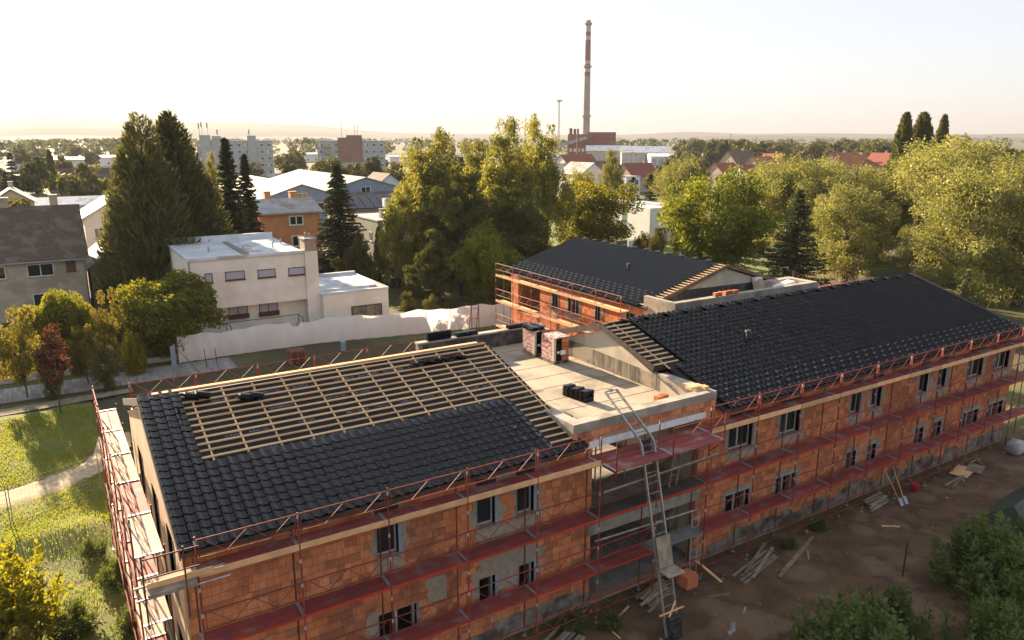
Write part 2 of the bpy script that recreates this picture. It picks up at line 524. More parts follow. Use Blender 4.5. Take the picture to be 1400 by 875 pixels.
# ------------------------------------------------------------------ ground and paths
MAT['ground'] = M('meadow', (.085, .095, .028), (.125, .115, .045), .35, .98, .4, c3=(.075, .06, .032), scale3=.08, bscale=6, bdist=.1)
MAT['lawn'] = M('lawn_soil', (.12, .15, .028), (.16, .155, .04), 1.3, .98, .7, c3=(.12, .09, .05), scale3=.30, lo3=.56, hi3=.7, bscale=14, bdist=.05)
MAT['soil'] = M('site_soil', (.150, .086, .046), (.095, .056, .031), 1.1, .97, .9, c3=(.195, .122, .07), scale3=.45, bscale=9, bdist=.06)
MAT['gravel'] = M('gravel_path', (.46, .355, .225), (.37, .28, .175), 4, .97, .5, bscale=40, bdist=.01)
MAT['paver'] = M('concrete_paver', (.30, .285, .26), (.235, .22, .20), 6, .95, .3, rnd=.22)
MAT['kerb'] = M('kerb_concrete', (.46, .43, .38), (.36, .335, .30), 3, .95, .3)
rg = random.Random(3)
gm = MB()
gs = 9500.0
gm.add([(-gs, -gs, -.02), (gs, -gs, -.02), (gs, gs, -.02), (-gs, gs, -.02)], [(0, 1, 2, 3)])
struct('ground', gm, MAT['ground'])

def undulating(name, x0, x1, y0, y1, step, fz, mat, edge=1.5):
    nx, ny = int((x1 - x0) / step), int((y1 - y0) / step)
    mb = MB(); vs_ = []
    for j in range(ny + 1):
        for i in range(nx + 1):
            x, y = x0 + (x1 - x0) * i / nx, y0 + (y1 - y0) * j / ny
            e = min(1, min(i, nx - i) * step / edge, min(j, ny - j) * step / edge)
            vs_.append((x, y, -.03 + e * (.034 + fz(x, y))))
    mb.add(vs_, [(j * (nx + 1) + i, j * (nx + 1) + i + 1, (j + 1) * (nx + 1) + i + 1, (j + 1) * (nx + 1) + i) for j in range(ny) for i in range(nx)])
    return struct(name, mb, mat, True)

def lawn_z(x, y):
    z = .06 * math.sin(x * .5 + 1) * math.sin(y * .37) + .04 * math.sin(x * 1.3 + y * .9)
    z += .22 * math.exp(-((y - 16.6) / 1.1) ** 2) * (1 if x < 1.5 else 0)       # low bank beside the path
    z -= .10 * math.exp(-((y - 14.6) / 1.2) ** 2)
    return .10 + z
undulating('lawn', -26, 1.6, -8, 36.3, .5, lawn_z, MAT['lawn'])
def rut3(x, y): return -.06 * (math.exp(-((y + 2.1 + .25 * math.sin(x * .21)) / .16) ** 2) + math.exp(-((y + 3.5 + .25 * math.sin(x * .21)) / .16) ** 2))
undulating('site_soil', 1.7, 62, -22, .85, .16, lambda x, y: rut3(x, y) + .11 + .05 * math.sin(x * .9) * math.sin(y * 1.1) + .03 * math.sin(x * 2.3 + y * 1.7) + (.10 if y < -3.5 else 0) * min(1, (-3.5 - y) / 2), MAT['soil'])
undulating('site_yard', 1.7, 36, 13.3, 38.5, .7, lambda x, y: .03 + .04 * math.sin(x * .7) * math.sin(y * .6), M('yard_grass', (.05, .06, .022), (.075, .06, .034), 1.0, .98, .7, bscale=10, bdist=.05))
undulating('garden_ground', -26, 60, 41.5, 64, 1.0, lambda x, y: .03 + .05 * math.sin(x * .4) * math.sin(y * .5), M('garden_grass', (.075, .085, .022), (.10, .085, .03), .9, .98, .6, bscale=8, bdist=.06))
undulating('meadow_patch', 56, 100, 38, 110, 2.0, lambda x, y: .05 + .1 * math.sin(x * .2) * math.sin(y * .15), M('sunny_grass', (.13, .17, .03), (.16, .17, .045), .5, .98, .6, bscale=8, bdist=.06))
# gravel path curling past the sapling
pth = MB()
pa = [(-26, 17.6), (-12, 19.2), (-6, 20.4), (-3.06, 20.9), (-.6, 21.5), (1.0, 22.4), (2.6, 24.6), (3.2, 28)]
pb = [(-26, 20.2), (-12, 21.7), (-6, 22.7), (-3.12, 23.0), (-1.2, 23.3), (.2, 24.0), (1.0, 25.6), (1.4, 28)]
vs_ = []; NP = 120
for i in range(NP + 1):
    t = i / NP * (len(pa) - 1); k = min(int(t), len(pa) - 2); f_ = t - k
    f_ = f_ * f_ * (3 - 2 * f_) * .35 + f_ * .65
    xa_, ya_ = pa[k][0] + (pa[k + 1][0] - pa[k][0]) * f_, pa[k][1] + (pa[k + 1][1] - pa[k][1]) * f_ + .08 * math.sin(i * .9)
    xb_, yb_ = pb[k][0] + (pb[k + 1][0] - pb[k][0]) * f_, pb[k][1] + (pb[k + 1][1] - pb[k][1]) * f_ + .08 * math.sin(i * .7 + 2)
    for j in range(7):
        x, y = xa_ + (xb_ - xa_) * j / 6, ya_ + (yb_ - ya_) * j / 6; vs_.append((x, y, lawn_z(x, y) + (.035 if 0 < j < 6 else .0)))
pth.add(vs_, [(i * 7 + j, i * 7 + 7 + j, i * 7 + 8 + j, i * 7 + j + 1) for i in range(NP) for j in range(6)])
struct('gravel_path', pth, MAT['gravel'])
pt2 = MB()
pa = [(-26, 33.6), (-8, 34.3), (-3, 34.7), (.5, 35.0), (4, 35.4)]; pb = [(-26, 35.2), (-8, 35.7), (-3, 36.0), (.5, 36.2), (4, 36.4)]
vs_ = []
for (x0, y0), (x1, y1) in zip(pa, pb): vs_ += [(x0, y0, .16), (x1, y1, .16)]
pt2.add(vs_, [(2 * i, 2 * i + 2, 2 * i + 3, 2 * i + 1) for i in range(len(pa) - 1)])
struct('worn_track', pt2, M('worn_soil', (.30, .24, .165), (.20, .165, .10), 2, .97, .5))
# paved footpath of single slabs
fp = MB(); fp.box(-26, 11.5, 37.35, 40.6, .0, .10)
foot = struct('footpath', fp, M('path_bed', (.12, .105, .085), (.09, .08, .065), 4, .95))
SLABM = MB().box(-.125, .125, -.53, .53, -.03, .03).mesh('paving_slab', MAT['paver'])
for i in range(104):
    x = -16 + i * .262
    for j in range(3):
        if i * 3 + j >= 300 and False: continue
        o = put('paving_slab', SLABM, foot); o.location = (x, 37.95 + j * 1.07 - .004 * i * 0, .112 + rg.uniform(-.004, .006)); o.rotation_euler = (rg.uniform(-.006, .006), rg.uniform(-.02, .02), 0)
kb = MB(); kb.box(-26, 11.0, 42.35, 42.6, 0, .42)
solo('garden_kerb_wall', kb, MAT['kerb'], 'low pale concrete garden wall running along the paved footpath', 'wall')

# ------------------------------------------------------------------ left block, roof half tiled
rb = random.Random(11)
A = thing('brick_building', 'brick building whose black tiled roof is still half bare battens', 'building', (LX0, YF, 0))
UP = [(7.27, 7.94, 4.4, 5.8), (10.63, 11.28, 4.4, 5.8), (12.12, 12.77, 4.4, 5.8)]
LO = [(7.22, 8.45, 1.15, 2.5), (10.68, 11.27, 1.15, 2.58), (12.2, 12.8, 1.15, 2.58)]
opsA = UP + LO + [(3.3, 4.6, 1.15, 2.5)]
wm = MB()
for a, b, c, d in cells(LX0, KX0, 0, 6.38, opsA): wm.box(a, b, YF + .012, YF + .44, c, d)
wallA = part('front_wall', wm, MAT['mortar'], A)
itm = list(bricks(rb, LX0, KX0, .05, 6.36, opsA, .72))
lay_bricks(wallA, front_map(YF), itm, 300, lambda t: (Vector(((t[0] + t[1]) / 2, YF, (t[2] + t[3]) / 2)) - CAM).length)
fmA = front_map(YF)
for (a, b, c, d), bl in zip(UP, (0, 0, 0)):
    plaster_patch(rb, a - .3, b + .42, c - .5, d + .35, opsA, fmA, wallA, .3)
    window(A, a, b, c, d, fmA, blue=True, box=True)
plaster_patch(rb, 6.75, 7.3, 1.8, 2.75, opsA, fmA, wallA, .12)
plaster_patch(rb, 8.75, 9.55, 2.35, 3.2, opsA, fmA, wallA, .12)
plaster_patch(rb, 10.2, 13.3, 1.9, 3.35, opsA, fmA, wallA, .5)
plaster_patch(rb, 10.3, 13.4, 3.75, 4.35, opsA, fmA, wallA, .5)
plaster_patch(rb, 10.6, 13.6, 5.7, 6.3, opsA, fmA, wallA, .7)
for a, b, c, d in LO[1:]: window(A, a, b, c, d, fmA, glazed=False, blue=True, sill=False)
window(A, *LO[0], fmA, glazed=False, sill=False, mull=1)
# left gable, rendered
gops = [(2.6, 3.7, 3.9, 5.8), (5.6, 6.7, 3.9, 5.8), (9.2, 10.3, 3.9, 5.8), (2.6, 3.7, .9, 2.6), (5.6, 6.7, .9, 2.6), (9.2, 10.3, .9, 2.6)]
gw = MB()
for a, b, c, d in cells(YF + .44, YB, 0, 6.2, gops): gw.box(LX0, LX0 + .44, a, b, c, d)
gw.prism([(YF + .44, 6.2), (YB, 6.2), (RY, RZ - .24)], 0, LX0, LX0 + .44)
gab = part('gable_wall', gw, MAT['gable_left'], A)
for q in gops: window(A, *q, left_map(LX0), mull=0, glazed=False, sill=True)
bw = MB(); bw.box(LX0, KX0, YB - .44, YB, 0, 6.2)
part('back_wall', bw, MAT['mortar'], A)
gw = MB(); gw.box(KX0 - .3, KX0 + .10, YF + .45, YB - .45, 0, 6.2)
gw.prism([(YF + .45, 6.2), (YB - .45, 6.2), (RY, RZ - .24)], 0, KX0 - .3, KX0 + .10)
part('gable_wall', gw, MAT['gable'], A, 'rendered gable wall rising from the flat roof')
sb = MB(); sb.box(LX0 + .45, KX0 - .31, YF + .45, YB - .45, -.05, .12); sb.box(LX0 + .45, KX0 - .31, YF + .45, YB - .45, 2.95, 3.25); sb.box(LX0 + .45, KX0 - .31, 4.6, 4.72, .13, 2.94); sb.box(LX0 + .45, KX0 - .31, 4.6, 4.72, 3.26, 6.15)
sb.box(LX0 + .45, KX0 - .31, YF + .45, YB - .45, 6.0, 6.15)
part('floor_slabs', sb, MAT['slab'], A)
# roof
rm = MB()
slab_roof(rm, LX0 - .06, LX1 + .08, EAVE_Y, EAVE_Z, RY, RZ, .10)
slab_roof(rm, LX0 - .06, LX1 + .08, 2 * RY - EAVE_Y - .5, EAVE_Z + .5 * SL, RY, RZ, .16)
roofA = part('roof', rm, MAT['membrane'], A)
for x in (LX0 - .085, LX1 + .085):
    part('verge_board', MB().beam((x, EAVE_Y - .02, EAVE_Z - .06), (x, RY, RZ - .06), .04, .24), MAT['verge'], roofA)
    part('verge_board', MB().beam((x, 2 * RY - EAVE_Y - .5, EAVE_Z + .5 * SL - .06), (x, RY, RZ - .06), .04, .24), MAT['verge'], roofA)
fb = MB(); fb.box(LX0 - .06, LX1 + .08, EAVE_Y - .03, EAVE_Y - .003, EAVE_Z - .11, EAVE_Z + .02); part('fascia_board', fb, MAT['verge'], roofA)
es = Vector((0, 1, SL)).normalized(); ex = Vector((1, 0, 0)); en = ex.cross(es)
orgA = Vector((LX0 - .09, EAVE_Y - .05, EAVE_Z - .05 * SL)) + en * .075
NC, NR = 42, 22
def skipA(i, j):
    x = orgA.x + i * TW
    if j >= 10 and x > 3.15: return True
    if x > 13.25 + .02 * (9 - j) and j > 0 : return True
    return False
lay_tiles(roofA, orgA, ex, es, NC, NR, skipA, 300, 5)
snow_guards(roofA, orgA + ex * 10.2, ex, es, 4, (1, 3, 5))
# battens and counter battens
for k in range(22):
    s_ = (k + .95) * TG
    p = orgA + es * s_ - en * .028
    mb = MB()
    x0, x1 = (LX0 - .03, LX1 + .08)
    if 10 <= k: x0 = 3.12 + rb.uniform(-.12, .05)
    xe = x1 + rb.uniform(-.02, .02)
    if k < 10: x0 = 13.05 + .02 * (9 - k)
    mb.beam((x0, p.y, p.z), (xe, p.y, p.z), .06, .042, en, .05 + .9 * rb.random())
    o = part('batten', mb, MAT['batten'], roofA)
for k in range(13):
    x = 2.5 + k * .985 if k < 12 else 14.5
    j0 = 9.3 if x < 13.2 else 0
    if x < 3.1: continue
    p, q = orgA + es * (j0 * TG) - en * .068, orgA + es * (21.6 * TG) - en * .068
    part('counter_batten', MB().beam((x, p.y, p.z), (x, q.y, q.z), .055, .036, en, .05 + .9 * rb.random()), MAT['batten'], roofA)
# faded print on the membrane: rows of small strokes, too small to read in the photograph
pm = MB(); rp = random.Random(8)
for row in (10.55, 13.5, 16.55, 19.5):
    x = 4.0
    while x < 14.3:
        L = rp.uniform(.5, .8)
        if rp.random() < .75:
            u = x
            while u < x + L:
                a = orgA + es * (row * TG) - en * .0735; c_ = rp.uniform(.03, .055); hh = rp.choice((.075, .075, .10))
                pm.add([(u, a.y, a.z), (u + c_ * .7, a.y, a.z), (u + c_ * .7, a.y + hh * es.y, a.z + hh * es.z), (u, a.y + hh * es.y, a.z + hh * es.z)], [(0, 1, 2, 3)])
                u += c_ + .012
        x += L + .2
part('membrane_print', pm, MAT['print'], roofA, 'faded pale blue lettering printed on the membrane')
part('ridge_plank', MB().beam((2.35, RY + .03, RZ + .10), (14.2, RY + .03, RZ + .10), .17, .05), MAT['plank'], roofA)

# ------------------------------------------------------------------ flat roofed link
K = thing('flat_roof_link', 'flat roofed link of bricks and concrete with wide open front bays', 'building', (KX0, YF, 0))
kop = [(15.2, 20.32, .1, 2.78), (15.2, 20.32, 3.28, 6.1)]
wm = MB()
for a, b, c, d in cells(KX0 + .001, KX1, 0, 6.78, kop): wm.box(a, b, YF + .012, YF + .36, c, d)
wallK = part('front_wall', wm, MAT['mortar'], K)
itm = [t for t in bricks(rb, KX0 + .002, KX1, .05, 6.76, [(15.2, 20.32, .0, 6.36)], .6)]
lay_bricks(wallK, front_map(YF), itm, 300, lambda t: -t[3])
part('parapet_band', MB().box(KX0 - .01, KX1 + .01, YF - .015, YF + .40, 6.77, 7.10), MAT['concrete'], K)
pb = MB(); pb.box(KX0 - .01, KX0 + .42, YF + .401, 3.75, 6.05, 7.097); part('parapet_return', pb, MAT['concrete'], K)
pb = MB(); pb.box(KX1 - .42, KX1 + .01, YF + .401, 3.75, 6.05, 7.097); part('parapet_return', pb, MAT['concrete'], K)
part('lintel', MB().box(15.0, 20.55, YF - .06, YF + .3, 6.13, 6.355), MAT['white'], K, 'white insulated lintel over the upper bay')
part('lintel', MB().box(15.05, 20.5, YF - .05, YF + .35, 2.80, 3.24), MAT['concrete'], K, 'stained concrete beam over the lower bay')
fs = MB(); fs.box(KX0 + .11, GX0 - .01, YF + .37, YB - .31, 6.16, FZ); flat = part('flat_roof', fs, MAT['flatroof'], K)
jm = MB(); rj = random.Random(21)
for y in (2.6, 3.8, 5.0, 6.3, 7.6, 9.0, 10.4, 11.8): jm.box(KX0 + .5, GX0 - .05, y, y + .022, FZ, FZ + .006)
for k in range(14):
    x, y = rj.uniform(15, 20), rj.uniform(2, 12); jm.box(x, x + .02, y, y + rj.uniform(.5, 1.2), FZ, FZ + .005)
part('sheet_seam', jm, MAT['bitumen'], flat)
part('floor_slab', MB().box(KX0 + .11, GX0 - .01, YF + .361, YB - .31, 2.98, 3.27), MAT['slab'], K)
part('floor_slab', MB().box(KX0 + .11, GX0 - .01, YF + .361, YB - .31, -.05, .10), MAT['slab'], K)
bw = MB()
for a, b, c, d in cells(KX0 - .1, GX0 + .6, 0, 7.12, [(16.6, 19.0, .1, 2.8), (16.3, 19.4, 3.28, 6.0)]): bw.box(a, b, YB - .3, YB, c, d)
part('rear_wall', bw, MAT['block'], K)
part('parapet_cap', MB().box(KX0 - .15, GX0 + .62, YB - .33, YB + .04, 7.125, 7.2), MAT['concrete'], K)
bt = MB(); bt.box(KX0 + .12, GX0 - .03, YB - .33, YB - .302, FZ + .001, 7.1); part('bitumen_upstand', bt, MAT['bitumen'], K)
for x in (15.4, 16.6, 17.8, 19.0, 20.2): part('sheet_lap', MB().box(x, x + .05, YB - .338, YB - .331, FZ + .002, 7.1), MAT['bitumen'], K)
col_ = MB(); col_.box(20.0, 20.3, 2.0, 2.3, .101, 2.97); col_.box(20.0, 20.3, 2.0, 2.3, 3.271, 6.15); part('column', col_, MAT['block'], K)
pr_ = MB()
for x in (15.9, 17.1, 18.6): pr_.tube((x, 3.2, 3.27), (x, 3.2, 6.16), .035)
part('timber_prop', pr_, MAT['oldwood'], K)

# ------------------------------------------------------------------ right block, fully tiled
B = thing('brick_building', 'long brick building with a finished black tiled roof', 'building', (GX0, YF, 0))
UPB = [(21.96, 23.29, 4.4, 5.7), (25.0, 26.2, 4.4, 5.7), (29.74, 30.4, 4.4, 5.8), (31.25, 31.95, 4.4, 5.8), (35.07, 35.75, 4.4, 5.8), (36.65, 37.35, 4.4, 5.8), (39.5, 40.8, 4.4, 5.7), (42.15, 43.5, 4.4, 5.7)]
LOB = [(22.02, 23.38, 1.15, 2.5), (25.05, 26.3, 1.15, 2.5), (29.82, 30.5, 1.15, 2.52), (31.4, 32.05, 1.15, 2.52), (35.25, 35.95, 1.15, 2.52), (36.85, 37.55, 1.15, 2.52), (39.65, 41.05, 1.15, 2.5), (42.2, 43.6, 1.15, 2.5)]
opsB = UPB + LOB
wm = MB()
for a, b, c, d in cells(KX1 + .001, GX1, 0, 6.38, opsB): wm.box(a, b, YF + .012, YF + .44, c, d)
wallB = part('front_wall', wm, MAT['mortar'], B)
itm = list(bricks(rb, KX1 + .002, GX1, .05, 6.36, opsB, .72))
lay_bricks(wallB, front_map(YF), itm, 300, lambda t: (Vector(((t[0] + t[1]) / 2, YF, (t[2] + t[3]) / 2)) - CAM).length)
for i, (a, b, c, d) in enumerate(UPB):
    wide = b - a > 1
    plaster_patch(rb, a - .32, b + .45, c - (.42 if wide else .5), d + (.1 if wide else .35), opsB, fmA, wallB, .32)
    window(B, a, b, c, d, fmA, mull=1 if wide else 0, blue=i in (4, 5), box=True)
for i, (a, b, c, d) in enumerate(LOB):
    wide = b - a > 1
    plaster_patch(rb, a - .3, b + .4, c - .1, d + .28, opsB, fmA, wallB, .3)
    wn = window(B, a, b, c, d, fmA, glazed=False, blue=i in (2, 3, 4, 5), mull=1 if wide else 0, sill=False)
    if wide: part('lintel_bar', MB().box(a - .12, b + .05, YF - .05, YF + .1, d + .03, d + .09), MAT['pvc'], wn)
gw = MB(); gw.prism([(YF + .45, 6.2), (YB - .001, 6.2), (RY, RZ - .24)], 0, GX0, GX0 + .3); gw.box(GX0, GX0 + .3, YF + .45, YB - .31, 0, 6.2)
part('gable_wall', gw, MAT['gable'], B)
ub = MB()
ub.prism([(3.76, FZ + .002), (YB - .34, FZ + .002), (YB - .34, roof_z(YB - .34) - .42), (11.4, 7.22), (3.76, 7.08)], 0, GX0 - .028, GX0 - .002)
part('bitumen_upstand', ub, MAT['bitumen_old'], B)
gw = MB(); gw.box(GX1 - .44, GX1, YF + .44, YB, 0, 6.2); gw.prism([(YF + .44, 6.2), (YB, 6.2), (RY, RZ - .24)], 0, GX1 - .44, GX1)
part('gable_wall', gw, MAT['mortar'], B)
part('back_wall', MB().box(GX0 + .31, GX1 - .45, YB - .44, YB, 0, 6.2), MAT['mortar'], B)
sb = MB(); sb.box(GX0 + .31, GX1 - .45, YF + .45, YB - .45, -.05, .12); sb.box(GX0 + .31, GX1 - .45, YF + .45, YB - .45, 2.95, 3.25); sb.box(GX0 + .31, GX1 - .45, 4.6, 4.72, .13, 2.94); sb.box(GX0 + .31, GX1 - .45, 4.6, 4.72, 3.26, 6.15)
sb.box(GX0 + .31, GX1 - .45, YF + .45, YB - .45, 6.0, 6.15)
part('floor_slabs', sb, MAT['slab'], B)
RX0, RX1 = GX0 - .14, GX1 + .1
rm = MB(); slab_roof(rm, KX1 + .012, RX1, EAVE_Y, EAVE_Z, 3.75, roof_z(3.75), .10); slab_roof(rm, RX0, RX1, 3.7501, roof_z(3.7501), RY, RZ, .16); slab_roof(rm, RX0, RX1, 2 * RY - EAVE_Y - .5, EAVE_Z + .5 * SL, RY, RZ, .16)
roofB = part('roof', rm, MAT['membrane'], B)
for yy in (3.77, 13.3): part('verge_board', MB().beam((RX0 - .022, yy, roof_z(yy) - .04), (RX0 - .022, RY, RZ - .04), .04, .26), MAT['verge'], roofB)
part('verge_board', MB().beam((RX1 + .022, EAVE_Y, EAVE_Z - .04), (RX1 + .022, RY, RZ - .04), .04, .26), MAT['verge'], roofB)
part('fascia_board', MB().box(KX1 + .02, RX1, EAVE_Y - .03, EAVE_Y - .003, EAVE_Z - .11, EAVE_Z + .02), MAT['verge'], roofB)
orgB = Vector((RX0 + .02, EAVE_Y - .05, EAVE_Z - .05 * SL)) + en * .075
NCB = 78
def skipB(i, j):
    x = orgB.x + i * TW
    if j < 10 and x < KX1 + .05: return True
    if x < RX0 + 1.25 and (j >= 10): return True
    return False
lay_tiles(roofB, orgB, ex, es, NCB, NR, skipB, 300, 6)
snow_guards(roofB, orgB, ex, es, NCB, (1, 2, 3, 4), 2) if False else snow_guards(roofB, orgB + ex * 1.1, ex, es, NCB - 4, (1, 2, 3, 4), 2)
for k in range(10, 22):
    p = orgB + es * ((k + .95) * TG) - en * .028
    part('batten', MB().beam((RX0 + .02, p.y, p.z), (RX0 + 1.4, p.y, p.z), .06, .042, en, .05 + .9 * rb.random()), MAT['batten'], roofB)
p, q = orgB + es * (9.8 * TG) - en * .068, orgB + es * (21.6 * TG) - en * .068
part('counter_batten', MB().beam((RX0 + .62, p.y, p.z), (RX0 + .62, q.y, q.z), .055, .036, en, .4), MAT['batten'], roofB)
vt = MB(); vt.tube((26.5, 4.27, roof_z(4.27)), (26.5, 4.27, roof_z(4.27) + .42), .085, n=10); vt.tube((26.5, 4.27, roof_z(4.27) + .42), (26.5, 4.27, roof_z(4.27) + .5), .15, .12, n=10)
part('vent_pipe', vt, MAT['shutter'], roofB)
part('ridge_plank', MB().beam((GX0 + .2, RY + .03, RZ + .03), (GX1 - .2, RY + .03, RZ + .03), .12, .05), MAT['verge'], roofB)

# ------------------------------------------------------------------ rear wing, ridge at right angles
WX0, WX1, WY0, WY1, WR = 31.0, 44.0, 15.7, 31.6, 37.5
EW = 30.55
SW = (RZ - EAVE_Z) / (WR - EW)
C_ = thing('brick_building', 'rear brick wing with black tiled roof and pale gable, ridge at right angles', 'building', (WX0, WY0, 0))
opsC = [(27.6, 30.6, 3.3, 5.9), (25.3, 25.95, 4.4, 5.6), (22.8, 24.0, 4.4, 5.75), (20.45, 20.98, 4.4, 5.7), (17.0, 17.75, 4.4, 5.7), (22.8, 24.0, 1.2, 2.5), (25.3, 25.95, 1.2, 2.5)]
wm = MB()
for a, b, c, d in cells(WY0, WY1, 0, 6.36, opsC): wm.box(WX0 + .012, WX0 + .44, a, b, c, d)
wallC = part('side_wall', wm, MAT['mortar'], C_)
itm = list(bricks(rb, WY0, WY1, .05, 6.34, opsC, .5))
lay_bricks(wallC, left_map(WX0), itm, 60, lambda t: -t[3] * 3 + t[0] * .1)
lm = left_map(WX0)
for a, b, c, d in opsC[1:5]:
    plaster_patch(rb, a - .35, b + .35, c - .5, d + .25, opsC, lm, wallC, .25)
    window(C_, a, b, c, d, lm, mull=1 if b - a > 1 else 0)
sb = MB(); sb.box(WX0 + .45, WX1 - .45, WY0 + .31, WY1 - .45, -.05, .12); sb.box(WX0 + .45, WX1 - .45, WY0 + .31, WY1 - .45, 2.95, 3.25); sb.box(33.6, 33.75, WY0 + .31, WY1 - .45, 3.26, 6.15); sb.box(33.6, 33.75, WY0 + .31, WY1 - .45, .13, 2.94)
sb.box(WX0 + .45, WX1 - .45, WY0 + .31, WY1 - .45, 6.0, 6.15)
part('floor_slabs', sb, MAT['mortar'], C_)
gw = MB(); gw.box(WX0 + .45, WX1, WY0, WY0 + .3, 0, 6.2); gw.prism([(WX0, 6.2), (WX1, 6.2), (WR, RZ - .24)], 1, WY0 + .001, WY0 + .3)
part('gable_wall', gw, MAT['gable'], C_)
part('bitumen_upstand', MB().prism([(WX0 + .5, 6.3), (43.0, 6.3), (43.0, 7.0), (33.2, 7.18), (WX0 + .5, 6.75)], 1, WY0 - .027, WY0 - .002), MAT['bitumen'], C_)
gw = MB(); gw.box(WX0 + .45, WX1, WY1 - .44, WY1, 0, 6.2); gw.prism([(WX0, 6.2), (WX1, 6.2), (WR, RZ - .24)], 1, WY1 - .44, WY1 - .001); gw.box(WX1 - .44, WX1, WY0 + .31, WY1 - .45, 0, 6.2)
part('outer_wall', gw, MAT['mortar'], C_)
rm = MB()
for s_ in (-1, 1):
    xe = WR + s_ * (WR - EW)
    rm.hexa([(xe, WY0 - .12, EAVE_Z - .16), (WR, WY0 - .12, RZ - .16), (WR, WY1 + .1, RZ - .16), (xe, WY1 + .1, EAVE_Z - .16), (xe, WY0 - .12, EAVE_Z), (WR, WY0 - .12, RZ), (WR, WY1 + .1, RZ), (xe, WY1 + .1, EAVE_Z)])
roofC = part('roof', rm, MAT['membrane'], C_)
esC = Vector((1, 0, SW)).normalized(); exC = Vector((0, -1, 0)); enC = exC.cross(esC)
orgC = Vector((EW - .05, WY1 + .12, EAVE_Z - .05 * SW)) + enC * .075
lay_tiles(roofC, orgC, exC, esC, 52, 22, lambda i, j: i > 50, 300, 7)
snow_guards(roofC, orgC, exC, esC, 50, (1, 2, 3, 4, 5), 2)
for k in range(22):
    p = orgC + esC * ((k + .95) * TG) - enC * .028
    part('batten', MB().beam((p.x, WY0 - .10, p.z), (p.x, WY0 + .75, p.z), .06, .042, enC, .05 + .9 * rb.random()), MAT['batten'], roofC)
MAT['verge2'] = M('verge_brown', (.20, .12, .075), (.15, .09, .055), 3, .8)
for s_ in (-1, 1): part('verge_board', MB().beam((WR + s_ * (WR - EW), WY0 - .142, EAVE_Z - .05), (WR, WY0 - .142, RZ - .05), .04, .24), MAT['verge2'], roofC)
vt = MB(); zz = EAVE_Z + SW * (34.3 - EW); vt.tube((34.3, 21.6, zz), (34.3, 21.6, zz + .42), .085, n=10); vt.tube((34.3, 21.6, zz + .42), (34.3, 21.6, zz + .5), .15, .12, n=10)
part('vent_pipe', vt, MAT['shutter'], roofC)
# low parapet roof between the long building and the wing
Lk = thing('flat_roof_link', 'low flat roof with pale parapets between the finished roofs', 'building', (30.7, 13.3, 0))
pw = MB(); pw.box(30.7, 43.6, YB + .02, YB + .45, 0, 7.12); part('parapet_wall', pw, MAT['concrete'], Lk)
part('parapet_wall', MB().box(30.7, 30.99, YB + .451, WY0 + .2, 0, 7.119), MAT['concrete'], Lk)
part('parapet_wall', MB().box(43.1, 43.6, YB + .451, WY0 - .15, 0, 7.119), MAT['concrete'], Lk)
part('parapet_wall', MB().box(40.2, 43.09, 15.05, WY0 - .15, 6.3, 7.117), MAT['concrete'], Lk)
part('flat_roof', MB().box(30.995, 43.09, YB + .451, WY0 - .001, 6.1, 6.3), MAT['bitumen'], Lk)
# ------------------------------------------------------------------ scaffolding
BAY, DEP = 2.5, .73
def lattice(L, z0=0.0):
    mb = MB()
    mb.tube((.03, 0, 1.0), (L - .03, 0, 1.0), .0185); mb.tube((.03, 0, .52), (L - .03, 0, .52), .0145)
    n = 4; ps = [(.16 + (L - .32) * i / n, 0, 1.0 if i % 2 == 0 else .52) for i in range(n + 1)]
    for a, b in zip(ps[:-1], ps[1:]): mb.tube(a, b, .011, n=5)
    mb.tube((.08, 0, .52), (.08, 0, 1.0), .012, n=5); mb.tube((L - .08, 0, .52), (L - .08, 0, 1.0), .012, n=5)
    return mb
def deck(L, mat):
    mb = MB()
    for k in range(2):
        v0 = .03 + k * .345; mb.box(.02, L - .02, v0, v0 + .325, -.055, -.012)
        mb.box(.02, L - .02, v0, v0 + .02, -.0119, .004); mb.box(.02, L - .02, v0 + .305, v0 + .325, -.0119, .004)
    return mb
SC = {}
def sc_mesh(key, f):
    if key not in SC: SC[key] = f()
    return SC[key]
